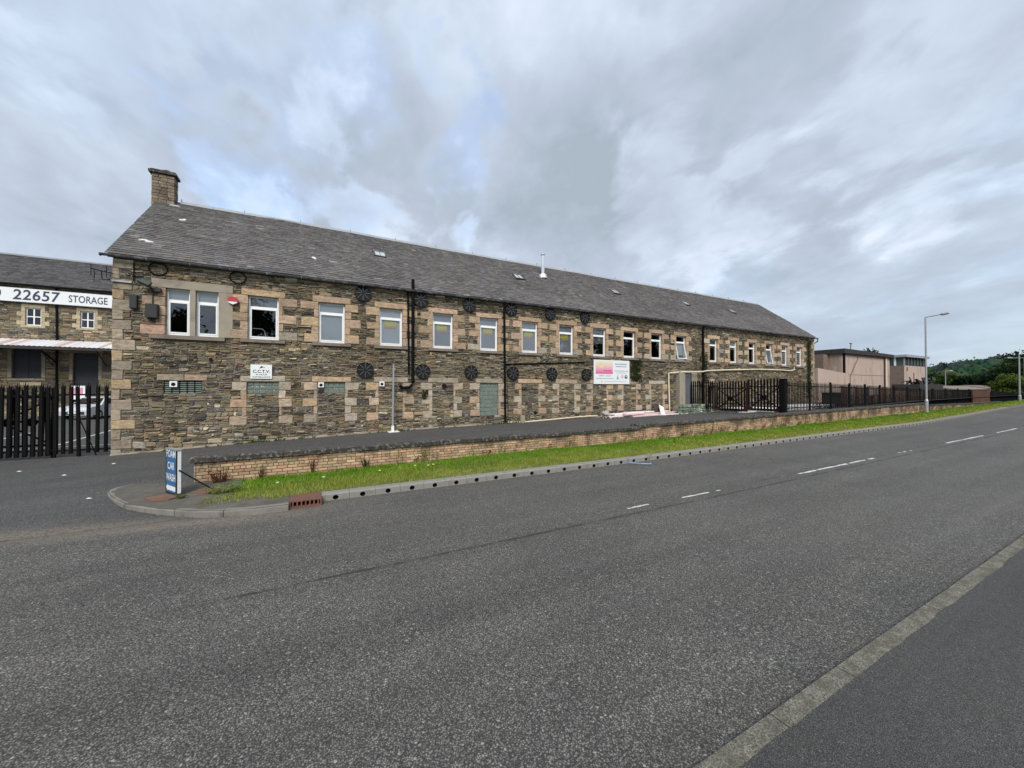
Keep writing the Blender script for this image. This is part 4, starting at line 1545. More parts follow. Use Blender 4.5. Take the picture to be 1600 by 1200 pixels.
# chimney
q = MB()
CX0, CX1, CY0, CY1, CZ0, CZ1 = -5.86, -5.10, 21.38, 21.84, 9.4, 11.32
q.box(CX0 + .02, CX1 - .02, CY0 + .02, CY1 - .02, CZ0, CZ1)
chim = q.build('chimney', MAT['mortar'], mill, tone=False)
chim_col = [(.23, .18, .125), (.16, .13, .095), (.20, .155, .115), (.12, .10, .08), (.25, .205, .15)]
z = CZ0 + .3
k = 0
while z < CZ1 - .05:
    h = min(R.uniform(.11, .17), CZ1 - z)
    x = CX0
    while x < CX1 - .01:
        xe = min(CX1, x + R.uniform(.16, .36))
        if CX1 - xe < .1:
            xe = CX1
        q = MB()
        stone_block(q, x, xe, z, z + h, CY0 - .01 - R.uniform(0, .015), CY0 + .03, R, .007, .015, .005, .008, R.choice(chim_col))
        q.build('stone', MAT['sandstone'], chim)
        x = xe
    # the return face towards the right
    y = CY0
    while y < CY1 - .01:
        ye = min(CY1, y + R.uniform(.2, .4))
        q = MB()
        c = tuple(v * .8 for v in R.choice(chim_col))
        q.box(CX1 - .025, CX1 + R.uniform(0, .012), y + .008, ye - .008, z + .007, z + h - .007, c)
        q.build('stone', MAT['sandstone'], chim)
        y = ye
    z += h
q = MB()
q.box(CX0 - .09, CX1 + .07, CY0 - .09, CY1 + .09, CZ1 + .002, CZ1 + .10)
q.box(CX0 - .03, CX1 + .02, CY0 - .03, CY1 + .03, CZ1 + .102, CZ1 + .16)
q.tube([(-5.4, 21.61, CZ1 + .16), (-5.4, 21.61, CZ1 + .22), (-5.4, 21.61, CZ1 + .27)], [.21, .18, .1], 12)
q.build('chimney_cap', MAT['coping'], chim, tone=False)

# gutter with brackets, downpipes
q = MB()
gy, gz = RY0 - .055, RZ0 - .045
for a, b in zip(frange(RX0 - .08, RX1 + .06, 40), frange(RX0 - .08, RX1 + .06, 40)[1:]):
    pa, pb = [], []
    for k in range(7):
        t_ = PI + PI * k / 6
        pa.append((a, gy + .065 * math.cos(t_), gz + .065 * math.sin(t_)))
        pb.append((b, gy + .065 * math.cos(t_), gz + .065 * math.sin(t_)))
    q.poly(pa + pb, [(k, k + 7, k + 8, k + 1) for k in range(6)])
    q.box(a - .012, a + .012, gy - .075, gy + .05, gz - .075, gz + .004)
q.box(RX0 - .09, RX0 - .08, gy - .07, gy + .07, gz - .07, gz + .01)
for k in (0, 6):
    t_ = PI + PI * k / 6
q.bar((RX0 - .08, gy - .066, gz + .002), (RX1 + .06, gy - .066, gz + .002), .016, .016)
q.build('gutter', MAT['gutter'], mill, tone=False)
q = MB()
q.box(X0, X1, D - .02, D + .12, EAVE - .03, EAVE + .03)
q.build('eaves_board', MAT['black'], mill, tone=False)


def downpipe(path, r_, name='downpipe', brk=True, mat='black'):
    q_ = MB()
    q_.tube(path, r_, 10)
    if brk:
        a, b = Vector(path[0]), Vector(path[-1])
        zt, zb_ = max(p[2] for p in path), min(p[2] for p in path)
        k = zt - .5
        while k > zb_ + .4:
            for p, p2 in zip(path, path[1:]):
                if min(p[2], p2[2]) <= k <= max(p[2], p2[2]) and abs(p[2] - p2[2]) > .3:
                    f_ = (k - p[2]) / (p2[2] - p[2])
                    v = Vector(p).lerp(Vector(p2), f_)
                    q_.tube([v - Vector((0, 0, .035)), v + Vector((0, 0, .035))], r_ * 1.3, 10)
                    q_.box(v.x - .02, v.x + .02, v.y, D, k - .02, k + .02)
            k -= 1.35
    return q_.build(name, MAT[mat], mill, tone=False)


downpipe([(4.06, D - .14, 6.95), (4.06, D - .14, 2.45), (4.02, D - .14, 2.32), (3.92, D - .15, 2.22), (3.62, D - .16, 2.2), (3.5, D - .16, 2.3)], .068, 'soil_pipe')
downpipe([(3.85, D - .13, 6.42), (3.85, D - .10, 6.2), (3.88, D - .10, 4.2), (3.90, D - .10, 2.8)], .04)
downpipe([(8.53, RY0 - .05, 6.42), (8.55, D - .12, 6.1), (8.62, D - .12, .42)], .055)
downpipe([(23.68, RY0 - .05, 6.42), (23.68, D - .12, 6.1), (23.72, D - .12, 1.0)], .065)
downpipe([(8.66, D - .06, 3.37), (13.6, D - .06, 3.62)], .035, 'wall_pipe', False)
downpipe([(8.74, D - .05, 3.36), (8.80, D - .05, .6)], .012, 'wall_cable', False)
downpipe([(X1 + .12, RY0 - .05, 6.45), (X1 + .14, RY0 - .05, 6.2), (X1 + .05, D + .1, 5.95), (X1 + .05, D + .1, 1.2)], .05)
q = MB()
for (x0, x1, z0, z1, n) in ((37.2, 38.0, 1.4, 6.2, 900), (17.0, 18.0, 2.6, 4.0, 500), (4.45, 4.8, 1.7, 2.1, 34), (23.4, 24.4, 2.6, 4.4, 260)):
    for k in range(n):
        x, z = x0 + (x1 - x0) * (R.random() + R.random()) / 2, z0 + (z1 - z0) * R.random()
        s_ = R.uniform(.02, .06)
        y = D - .06 - R.uniform(0, .05)
        q.face([(x - s_, y, z), (x + R.uniform(-s_, s_), y - .02, z - s_), (x + s_, y, z + R.uniform(-s_, s_)), (x, y - .01, z + s_)], (R.uniform(.02, .05), R.uniform(.03, .055), .018))
q.build('wall_moss', MAT['leaf'], mill, kind='stuff')

# ------------------------------------------------------------------ things fixed to the main wall
def sign_panel(name, label, cat, x0, x1, z0, z1, y=D - .085, th=.025):
    t_ = thing(name, label, cat, ((x0 + x1) / 2, y, z0))
    q_ = MB()
    q_.box(x0, x1, y, y + th, z0, z1)
    q_.build('panel', MAT['signwhite'], t_, tone=False)
    return t_, y


XD, ZD = (1, 0, 0), (0, 0, 1)
cc, y = sign_panel('cctv_sign', 'white rectangular CCTV surveillance notice fixed to stone wall below second window', 'sign', -1.85, -1.18, 2.54, 3.06)
q = MB()
text_into(q, 'C.C.T.V.', (-1.51, y, 2.755), XD, ZD, .155, .003, .022, 'CENTER', 1.0)
text_into(q, '24 HOUR', (-1.51, y, 2.67), XD, ZD, .068, .003, .012, 'CENTER', 1.25)
text_into(q, 'SURVEILLANCE', (-1.51, y, 2.58), XD, ZD, .068, .003, .012, 'CENTER', 1.22)
q.build('lettering', MAT['ink'], cc, tone=False)
q = MB()
M = Matrix.Translation(Vector((-1.52, y - .003, 2.965))) @ Matrix.Rotation(math.radians(-28), 4, 'Y')
q.poly([M @ Vector(p) for p in ((-.075, 0, -.018), (.05, 0, -.035), (.05, 0, .035), (-.02, 0, .018))], [(0, 1, 2, 3)])
q.poly([M @ Vector(p) for p in ((.055, 0, -.05), (.10, 0, -.075), (.105, 0, -.06), (.06, 0, -.03))], [(0, 1, 2, 3)])
q.build('camera_symbol', MAT['ink'], cc, tone=False)

bs, y = sign_panel('company_sign', 'large white company sign with pink and yellow picture panel on stone wall', 'sign', 14.22, 16.92, 2.42, 3.80, D - .10, .04)
q = MB()
nn = 14
x0, x1, z0, z1 = 14.34, 15.62, 3.0, 3.74
for k in range(nn):
    f_ = (k + .5) / nn
    ca, cb_, cc_ = Vector((.60, .10, .30)), Vector((.74, .42, .48)), Vector((.72, .72, .45))
    c = ca.lerp(cb_, f_ * 2) if f_ < .5 else cb_.lerp(cc_, f_ * 2 - 1)
    q.face([(x0, y - .003, z0 + (z1 - z0) * k / nn), (x1, y - .003, z0 + (z1 - z0) * k / nn), (x1, y - .003, z0 + (z1 - z0) * (k + 1) / nn), (x0, y - .003, z0 + (z1 - z0) * (k + 1) / nn)], tuple(c))
q.build('picture_panel', MAT['tint'], bs)
q = MB()
for k in range(6):
    a = k * PI / 3 + .3
    c, r1 = Vector((14.75, y - .006, 3.47)), .2
    t_ = Vector((math.cos(a), 0, math.sin(a)))
    n_ = Vector((-t_.z, 0, t_.x))
    q.face([c, c + t_ * r1 * .5 + n_ * .035, c + t_ * r1, c + t_ * r1 * .5 - n_ * .035], (.55, .70, .25) if k in (1, 2) else (.76, .70, .35))
q.bar((14.78, y - .007, 3.4), (14.86, y - .007, 3.05), .02, .002, (.78, .62, .45))
q.build('flower_motif', MAT['tint'], bs)


def dashes(q_, x0, x1, z, h, col, rd_, gap=.02):
    x = x0
    while x < x1 - .02:
        ln = min(rd_.uniform(.05, .16), x1 - x)
        q_.face([(x, y - .007, z), (x + ln, y - .007, z), (x + ln, y - .007, z + h * rd_.uniform(.75, 1)), (x, y - .007, z + h * rd_.uniform(.75, 1))], col)
        x += ln + gap


# print too small to read in the photograph: worn lines of type
q = MB()
rd = random.Random(3)
dashes(q, 15.78, 16.72, 3.56, .06, (.22, .27, .31), rd)
dashes(q, 15.85, 16.66, 3.42, .055, (.26, .31, .34), rd)
dashes(q, 15.72, 16.82, 3.17, .038, (.36, .33, .36), rd, .012)
dashes(q, 15.88, 16.66, 3.06, .03, (.33, .38, .38), rd, .012)
dashes(q, 14.92, 15.5, 3.16, .06, (.50, .08, .20), rd)
dashes(q, 14.60, 15.0, 2.86, .09, (.62, .42, .50), rd, .03)
dashes(q, 15.08, 15.5, 2.86, .09, (.60, .44, .50), rd, .03)
dashes(q, 14.36, 15.66, 2.72, .035, (.30, .36, .36), rd, .008)
dashes(q, 14.74, 14.82, 2.54, .07, (.35, .36, .36), rd)
dashes(q, 14.95, 16.6, 2.55, .04, (.52, .52, .53), rd, .015)
q.face([(15.88, y - .006, 2.70), (16.10, y - .006, 2.70), (15.99, y - .006, 2.98)], (.28, .43, .45))
q.build('print', MAT['tint'], bs)
q = MB()
q.disc((16.34, y - .006, 2.87), .11, .004, 12, col=(.66, .42, .40))
q.disc((16.31, y - .010, 2.89), .05, .004, 10, col=(.74, .66, .66))
q.disc((16.65, y - .006, 2.85), .115, .004, 16, col=(.02, .02, .025))
q.disc((16.65, y - .010, 2.88), .06, .004, 12, col=(.55, .58, .6))
q.build('emblems', MAT['tint'], bs)

# alarm box
al = thing('alarm_box', 'red and white burglar alarm box on wall beside the paired window', 'alarm box', (-2.39, D, 5.2))
q = MB()
pts = [(-2.54, 5.40), (-2.50, 5.47), (-2.28, 5.47), (-2.24, 5.40), (-2.24, 5.30), (-2.54, 5.30)]
q.poly([(a, D - .15, b) for a, b in pts] + [(a, D - .045, b) for a, b in pts], [(0, 5, 4, 3, 2, 1)[::-1]] + [(k, (k + 1) % 6, 6 + (k + 1) % 6, 6 + k) for k in range(6)])
q.build('cover', MAT['red'], al, tone=False)
q = MB()
pts = [(-2.54, 5.298), (-2.24, 5.298), (-2.28, 5.25), (-2.39, 5.20), (-2.50, 5.25)]
q.poly([(a, D - .145, b) for a, b in pts] + [(a, D - .045, b) for a, b in pts], [(0, 1, 2, 3, 4)[::-1]] + [(k, (k + 1) % 5, 5 + (k + 1) % 5, 5 + k) for k in range(5)])
q.build('base', MAT['signwhite'], al, tone=False)
# floodlight on its bracket
fl = thing('floodlight', 'small tilted floodlight on bracket high on wall near left corner', 'floodlight', (-4.6, D, 5.4))
q = MB()
M = Matrix.Translation(Vector((-4.72, D - .28, 5.66))) @ Matrix.Rotation(math.radians(25), 4, 'Y') @ Matrix.Rotation(math.radians(-38), 4, 'X')
q.box(-.15, .15, -.03, .03, -.10, .10, M=M)
q.build('lamp_housing', MAT['plasticgrey'], fl, tone=False)
q = MB()
q.box(-.13, .13, -.034, -.031, -.085, .085, M=M)
q.build('lens', MAT['glaze'], fl, tone=False)
q = MB()
q.bar((-4.6, D - .03, 5.45), (-4.62, D - .26, 5.58), .03, .03)
q.bar((-4.58, D - .05, 5.45), (-4.58, D - .05, 5.02), .022, .022)
q.box(-4.52, -4.36, D - .16, D - .04, 5.42, 5.54)
q.build('bracket', MAT['plasticgrey'], fl, tone=False)


def wall_box(label, x0, x1, z0, z1, dp, extra=None):
    t_ = thing('meter_box', label, 'meter box', ((x0 + x1) / 2, D, z0), 'black service boxes near the left corner')
    q_ = MB()
    q_.box(x0, x1, D - dp, D - .03, z0, z1)
    q_.build('case', MAT['plasticgrey'], t_, tone=False)
    q_ = MB()
    q_.box(x0 + .015, x1 - .015, D - dp - .012, D - dp - .001, z0 + .015, z1 - .03)
    q_.build('lid', MAT['plasticgrey'], t_, tone=False)
    return t_


wall_box('narrow black service box left of the larger one near the corner quoins', -5.13, -4.95, 4.80, 5.24, .16)
b2_ = wall_box('larger square black service box with cable just left of the paired window', -4.73, -4.42, 4.52, 4.98, .22)
q = MB()
q.tube([(-4.58, D - .06, 5.0), (-4.58, D - .06, 5.3)], .014, 6)
q.tube([(-4.60, D - .06, 4.52), (-4.60, D - .12, 4.45), (-4.52, D - .06, 4.42)], .02, 6)
q.build('cable', MAT['plasticgrey'], b2_, tone=False)
# corner aerial
ae = thing('aerial', 'thin black aerial on a pale bracket arm at the left corner', 'aerial', (-5.5, D, 5.6))
q = MB()
q.box(-5.62, -5.10, D - .10, D - .05, 5.63, 5.68)
q.build('bracket_arm', MAT['steel'], ae, tone=False)
q = MB()
q.tube([(-5.60, D - .1, 5.66), (-5.72, D - .3, 5.62), (-5.74, D - .3, 5.86)], .014, 6)
q.tube([(-5.50, D - .2, 5.86), (-5.95, D - .4, 5.90)], .014, 6)
for x, y_ in ((-5.94, D - .40), (-5.64, D - .26)):
    q.tube([(x, y_, 6.06), (x, y_, 5.70), (x + .08, y_, 5.64), (x + .09, y_, 5.79)], .010, 5)
q.tube([(-5.88, D - .37, 5.89), (-5.88, D - .37, 5.5)], .007, 5)
q.build('antenna', MAT['black'], ae, tone=False)
q = MB()
q.tube([(-5.05, D - .06, 6.3), (-5.06, D - .06, 5.7)], .016, 6)
q.build('cable', MAT['black'], ae, tone=False)

# free standing galvanised pole by the wall
po = thing('steel_pole', 'thin grey galvanised pole standing on white base plate against the wall', 'pole', (3.2, 16.68, zf(3.2)))
q = MB()
q.tube([(3.18, 16.68, zf(3.2) + .02), (3.21, 16.68, 3.2)], .038, 10)
q.build('shaft', MAT['steel'], po, tone=False)
q = MB()
q.box(2.98, 3.42, 16.45, 16.9, zf(3.2) - .02, zf(3.2) + .025)
q.box(3.12, 3.22, 16.60, 16.74, zf(3.2) + .025, zf(3.2) + .26)
q.build('base_plate', MAT['waste'], po)
# cream conduit along the foot of the wall, small concrete post
co = MB()
co.tube([(8.75, 16.86, .50), (9.5, 16.86, .47), (11.5, 16.86, .54), (13.2, 16.86, .62), (14.4, 16.84, .63)], .035, 8)
co.build('ground_pipe', MAT['cream'], label='cream plastic pipe lying along the foot of the stone wall', cat='pipe', tone=False)
pc_ = MB()
pc_.poly([(9.42, 16.72, .3), (9.66, 16.72, .3), (9.66, 16.9, .3), (9.42, 16.9, .3), (9.44, 16.73, .84), (9.64, 16.73, .82), (9.64, 16.88, .82), (9.44, 16.88, .84)],
         [(4, 5, 6, 7), (0, 1, 5, 4), (1, 2, 6, 5), (2, 3, 7, 6), (3, 0, 4, 7)])
pc_.build('concrete_post', MAT['cement'], label='short grey concrete post at the wall foot right of the black downpipe', cat='post', tone=False)
# white waste pipe that climbs the wall and runs to the right
wp = MB()
wp.tube([(20.35, D - .12, .7), (20.27, D - .12, 3.12), (20.45, D - .12, 3.16), (21.6, D - .34, 3.24), (23.3, D - .34, 3.28), (24.0, D - .12, 3.36), (26, D - .12, 3.46), (30, D - .12, 3.60), (33, D - .12, 3.62), (34.6, D - .12, 3.58), (35.15, D - .12, 3.68), (35.2, D - .1, 3.9)], .045, 8)
wp.build('waste_pipe', MAT['cream'], label='cream waste pipe rising beside the grey door then running along the wall', cat='pipe', tone=False)

# waste boards heaped by the wall
rd = random.Random(9)
kinds = [(.98, .92, .92), (1, 1, 1), (.95, .72, .70), (1, .97, .95), (.80, .62, .6)]
lays = [(14.6, 18.6, 16.25, 2, .06), (15.3, 19.4, 16.45, -1.5, .10), (16.2, 20.0, 16.1, 3, .03), (14.9, 17.6, 16.55, -3, .17), (17.0, 20.6, 16.3, 1.2, .13), (16.0, 18.4, 16.6, 4, .21), (18.0, 20.8, 16.05, -4, .03), (15.6, 17.4, 16.15, 6, .15), (17.6, 19.8, 16.62, -2, .2)]
nm = ['white trim board in the heap by the wall, the lowest and longest at the left', 'white board lying across the middle of the heap by the wall', 'white board at the front of the heap by the wall', 'short white board on top at the left of the heap by the wall', 'pinkish white board at the right of the heap by the wall', 'white board nearest the wall on top of the heap', 'white board at the far right end of the heap, on the tarmac', 'reddish short board at the front left of the heap', 'dull pink board leaning at the back of the heap by the wall']
for k, (x0, x1, y_, an, dz) in enumerate(lays):
    q = MB()
    zc = zf((x0 + x1) / 2)
    M = Matrix.Translation(Vector(((x0 + x1) / 2, y_, zc + dz + .04))) @ Matrix.Rotation(math.radians(an), 4, 'Z') @ Matrix.Rotation(-math.atan((zf(x1) - zf(x0)) / (x1 - x0)), 4, 'Y')
    L = (x1 - x0) / 2
    c = kinds[k % 5]
    q.box(-L, L, -.09, .09, -.012, .012, c, M=M)
    q.box(-L, L, -.09, -.075, -.05, -.0125, c, M=M)
    q.box(-L, L, .075, .09, -.05, -.0125, c, M=M)
    q.build('waste_board', MAT['waste'], label=nm[k], cat='board', group='waste boards heaped by the wall')
q = MB()
V, F = lump((14.65, 16.4, .72), .26, rd, 10, 6, .7, .35)
q.poly(V, F, (.50, .47, .43))
q.build('rubbish_sack', MAT['waste'], label='crumpled grey plastic sack at the left end of the board heap', cat='sack')
q = MB()
M = Matrix.Translation(Vector((18.95, 16.25, .82))) @ Matrix.Rotation(math.radians(24), 4, 'Y') @ Matrix.Rotation(math.radians(-30), 4, 'X')
q.box(-.22, .22, -.015, .015, -.32, .34, (1, 1, 1), M=M)
q.build('leaning_board', MAT['waste'], label='white square board tipped up on the right of the heap', cat='board')
q = MB()
M = Matrix.Translation(Vector((18.9, 16.55, .85))) @ Matrix.Rotation(math.radians(10), 4, 'Y') @ Matrix.Rotation(math.radians(-25), 4, 'X')
q.box(-.3, .25, -.02, .02, -.3, .3, (.08, .06, .055), M=M)
q.build('dark_board', MAT['waste'], label='dark brown board propped behind the white tipped board', cat='board')
q = MB()
for k in range(26):
    x, y_ = rd.uniform(14.4, 20.6), rd.uniform(15.85, 16.5)
    s_ = rd.uniform(.03, .12)
    z = zf(x) + .012
    q.poly([(x - s_, y_, z), (x, y_ - s_ * .6, z), (x + s_, y_ + .02, z), (x, y_ + s_ * .5, z), (x, y_, z + s_ * .5)], [(0, 1, 4), (1, 2, 4), (2, 3, 4), (3, 0, 4)], rd.choice(kinds))
q.build('waste_scraps', MAT['waste'], kind='stuff', label='small white and pink scraps scattered round the board heap', cat='debris')

# steps in front of the grey door: a low wall of dark stones with a rendered end
st = thing('door_steps', 'low wall of dark stone blocks forming the landing before the grey door', 'steps', (21.5, 16, .8))
q = MB()
q.poly([(20.15, 15.92, .3), (23.2, 15.92, .3), (23.2, 16.6, .3), (20.15, 16.6, .3), (20.35, 15.95, 1.12), (23.2, 15.95, 1.16), (23.2, 16.6, 1.16), (20.35, 16.6, 1.12)],
       [(4, 5, 6, 7), (0, 1, 5, 4), (1, 2, 6, 5), (2, 3, 7, 6), (3, 0, 4, 7)])
q.build('landing', MAT['mortar'], st, tone=False)
rd = random.Random(4)
for k, (a, b, c, e_) in enumerate(split_wall(20.0, 23.22, .42, 1.17, [], rd, (.16, .24), (.28, .5), .62, 1.2)):
    q = MB()
    c0 = rd.choice([(1.3, 1.5, 1.3), (1.0, 1.2, 1.0), (1.8, 2.0, 1.8)]) if a < 21.7 else rd.choice([(2.0, 2.0, 1.9), (5.0, 5.0, 4.7), (1.8, 2.0, 1.8), (3.4, 3.4, 3.1)])
    stone_block(q, a, b, c, e_, 15.88 + rd.uniform(-.05, .03), 15.96, rd, .008, .06, .02, .03, c0, .02)
    if q.f:
        q.build('stone', MAT['stepstone'], st)

# ------------------------------------------------------------------ FOAM CAR WASH sign and the island things
fs = thing('pavement_sign', 'blue and white box sign reading FOAM CAR WASH propped on the island', 'sign', (-2.34, 9.85, .1))
P0 = Vector((-2.495, 10.06, .10))
xd = Vector((.28, -.475, 0)).normalized()
nd_ = Vector((xd.y, -xd.x, 0))
if nd_.dot(Vector((0, -1, 0))) < 0:
    nd_ = -nd_
zd = Vector((0, 0, 1))
Wd, Hh, Th = .52, .90, .075
def fp(a, n_, z): return P0 + xd * a - nd_ * n_ + zd * z
def fbox(q_, a0, a1, n0, n1, z0, z1, col=(1, 1, 1)):
    v = [fp(a0, n0, z0), fp(a1, n0, z0), fp(a1, n1, z0), fp(a0, n1, z0), fp(a0, n0, z1), fp(a1, n0, z1), fp(a1, n1, z1), fp(a0, n1, z1)]
    q_.poly(v, [(3, 2, 1, 0), (4, 5, 6, 7), (0, 1, 5, 4), (1, 2, 6, 5), (2, 3, 7, 6), (3, 0, 4, 7)], col)
q = MB()
fbox(q, .004, Wd - .004, .0145, Th, .05, Hh - .021)
q.build('cabinet', MAT['signwhite'], fs, tone=False)
q = MB()
for a0, a1, z0, z1 in ((0, Wd, 0, .05), (0, .022, .05, Hh - .02), (Wd - .022, Wd, .05, Hh - .02)):
    fbox(q, a0, a1, -.004, .014, z0, z1)
q.build('frame', MAT['plasticgrey'], fs, tone=False)
q = MB()
fbox(q, -.01, Wd + .01, -.012, Th + .01, Hh - .02, Hh)
q.build('top_rail', MAT['steel'], fs, tone=False)
q = MB()
fbox(q, .022, Wd - .022, 0, .012, .05, Hh - .021)
q.build('face', MAT['blue'], fs, tone=False)
q = MB()
for txt, z, st_ in (('FOAM', .735, .45), ('CAR', .50, .34), ('WASH', .275, .46)):
    text_into(q, txt, fp(Wd / 2, -.001, z), xd, zd, .200, .003, .017, 'CENTER', fit=st_)
q.build('lettering', MAT['signwhite'], fs, tone=False)
q = MB()
q.poly([fp(.03, -.004, .13), fp(.11, -.004, .20), fp(.11, -.004, .175), fp(Wd - .03, -.004, .175), fp(Wd - .03, -.004, .085), fp(.11, -.004, .085), fp(.11, -.004, .06)], [(0, 6, 5, 4, 3, 2, 1)])
q.build('arrow', MAT['signwhite'], fs, tone=False)
pr = MB()
pr.tube([fp(Wd, .04, .50), Vector((-1.62, 9.62, .13))], .014, 7)
pr.build('prop_rod', MAT['timber'], fs, tone=False)
q = MB()
n = 7
pl = [(-2.72, 9.68), (-2.44, 9.86), (-2.10, 9.62), (-2.28, 9.36), (-2.50, 9.34)]
q.poly([(a, b, .118) for a, b in pl] + [(a, b, .06) for a, b in pl], [tuple(range(5))] + [(k, 5 + k, 5 + (k + 1) % 5, (k + 1) % 5) for k in range(5)])
q.build('red_slab', MAT['redconc'], label='flat dull red slab set in the island before the blue sign', cat='slab', tone=False)
q = MB()
pl = [(-2.05, 9.75), (-1.72, 9.55), (-1.55, 9.85), (-1.85, 10.15)]
q.poly([(a, b, .122) for a, b in pl] + [(a, b, .06) for a, b in pl], [tuple(range(4))] + [(k, 4 + k, 4 + (k + 1) % 4, (k + 1) % 4) for k in range(4)])
q.build('broken_slab', MAT['redconc'], label='small broken pinkish slab behind the prop of the blue sign', cat='slab', tone=False)

# weeds
def weed(name, label, x, y_, z, n, h, spread, cols, group=None, lw=.012):
    rg = random.Random(hash(name) % 99 + int(x * 10))
    q_ = MB()
    for k in range(n):
        a = rg.uniform(0, 2 * PI)
        hh = h * rg.uniform(.45, 1)
        r0 = spread * .35 * rg.random()
        p = Vector((x + r0 * math.cos(a), y_ + r0 * math.sin(a) * .6, z))
        tp = p + Vector((spread * .6 * math.cos(a) * rg.random(), -abs(spread * .3 * math.sin(a)), hh))
        m_ = (p + tp) / 2 + Vector((0, 0, hh * .12))
        c = rg.choice(cols)
        nrm = Vector((math.sin(a + 1), math.cos(a + 1), 0)) * lw
        q_.face([p - nrm * .5, p + nrm * .5, m_ + nrm * .5, m_ - nrm * .5], c)
        q_.face([m_ - nrm * .5, m_ + nrm * .5, tp], c)
        for j in range(5):
            f_ = rg.uniform(.25, 1)
            b = p.lerp(tp, f_)
            s_ = rg.uniform(.015, .04)
            dv = Vector((rg.uniform(-1, 1), rg.uniform(-1, 1), rg.uniform(-.4, .8))).normalized() * s_
            e_ = Vector((rg.uniform(-1, 1), rg.uniform(-1, 1), rg.uniform(-1, 1))).normalized() * s_ * .45
            q_.face([b, b + dv * .5 + e_, b + dv, b + dv * .5 - e_], c)
    return q_.build(name, MAT['leaf'], label=label, cat='weed', group=group)


BR = [(.13, .060, .032), (.17, .085, .045), (.10, .05, .03)]
GR = [(.11, .16, .04), (.15, .20, .05), (.22, .22, .085)]
weed('dry_dock', 'clump of dead brown dock stems at the left end of the brick wall', -1.72, 10.62, .06, 46, .42, .32, BR)
weed('dry_dock', 'second, smaller clump of dead brown stems on the brick wall base', -.95, 10.70, .04, 14, .36, .12, BR)
weed('dry_dock', 'tall thin dead brown stems against bricks left of the wall centre', .12, 10.72, .1, 14, .46, .1, BR)
weed('green_weed', 'leafy dark green weed growing up the bricks above the drain holes', 1.35, 10.70, .13, 20, .30, .2, [(.04, .05, .02), (.05, .06, .02), (.07, .05, .03)])
weed('grass_tuft', 'small green tuft beside the foot of the blue sign', -2.12, 9.40, .1, 22, .10, .16, GR)
weed('grass_tuft', 'pale straggling weeds where the verge grass begins at the island', -1.45, 9.55, .1, 90, .16, .6, [(.20, .27, .07), (.27, .33, .09), (.33, .33, .14)], None, .016)
q = MB()
rd = random.Random(15)
for k in range(210):
    x = rd.uniform(2.2, 46) if k < 150 else rd.uniform(12, 30)
    c = rd.choice(BR + GR + GR)
    z = zb(x) + .02
    h = rd.uniform(.1, .42)
    for j in range(4):
        a = rd.uniform(-.08, .08)
        q.face([(x + a - .008, 10.74, z), (x + a + .008, 10.74, z), (x + a * 2.2, 10.70, z + h * rd.uniform(.6, 1))], c)
        for i in range(3):
            zz_ = z + h * rd.uniform(.3, 1)
            s_ = rd.uniform(.02, .045)
            q.face([(x + a, 10.71, zz_), (x + a + s_, 10.69, zz_ + s_ * .6), (x + a + s_ * 1.6, 10.70, zz_)], c)
q.build('wall_weeds', MAT['leaf'], kind='stuff', label='thin weeds growing along the foot of the brick wall', cat='weeds')

q = MB()
rd = random.Random(77)
for k in range(120):
    x = rd.choice([rd.uniform(-5.4, 20), rd.gauss(3.4, .4), rd.gauss(8.6, .5), rd.gauss(-1.5, .8)])
    y_ = D - .10 - rd.random() * .12
    z = zf(x) - .01
    for j in range(7):
        a = rd.uniform(0, 2 * PI)
        h = rd.uniform(.03, .13)
        c = rd.choice(GR[:2] + [(.07, .10, .03), (.05, .075, .02)])
        q.face([(x + rd.uniform(-.05, .05), y_, z), (x + rd.uniform(-.05, .05) + .02, y_ + .01, z), (x + .09 * math.cos(a), y_ + .05 * math.sin(a), z + h)], c)
q.build('foot_weeds', MAT['leaf'], kind='stuff', label='small green weeds growing where the stone wall meets the tarmac', cat='weeds')

# litter and a blue pipe offcut in the channel
q = MB()
q.tube([(8.25, 8.28, .02), (8.45, 8.0, .03), (8.62, 7.84, .03), (8.66, 7.82, .035)], .014, 6)
q.tube([(8.66, 7.82, .035), (8.80, 7.98, .035)], .014, 6)
q.build('pipe_offcut', MAT['bluepipe'], label='bent light blue pipe offcut lying on the road by the kerb', cat='pipe', tone=False)
lit = [(-4.81, 14.84, 'left of the stone corner'), (-6.65, 14.95, 'near the black gate'), (-2.72, 9.35, 'below the island kerb'), (-3.75, 10.5, 'beside the tip of the island'), (-5.3, 13.6, 'on the tarmac before the corner')]
for x, y_, wh in lit:
    q = MB()
    s_ = R.uniform(.028, .045)
    z = fore(x, y_) + .006
    q.poly([(x - s_ * 1.4, y_, z), (x, y_ - s_ * .6, z), (x + s_ * 1.4, y_, z), (x + .02, y_ + s_ * .6, z), (x, y_, z + .02)], [(0, 1, 4), (1, 2, 4), (2, 3, 4), (3, 0, 4)], (.9, .9, .88))
    q.build('litter', MAT['waste'], label='scrap of white litter ' + wh, cat='litter', group='white litter on the tarmac')

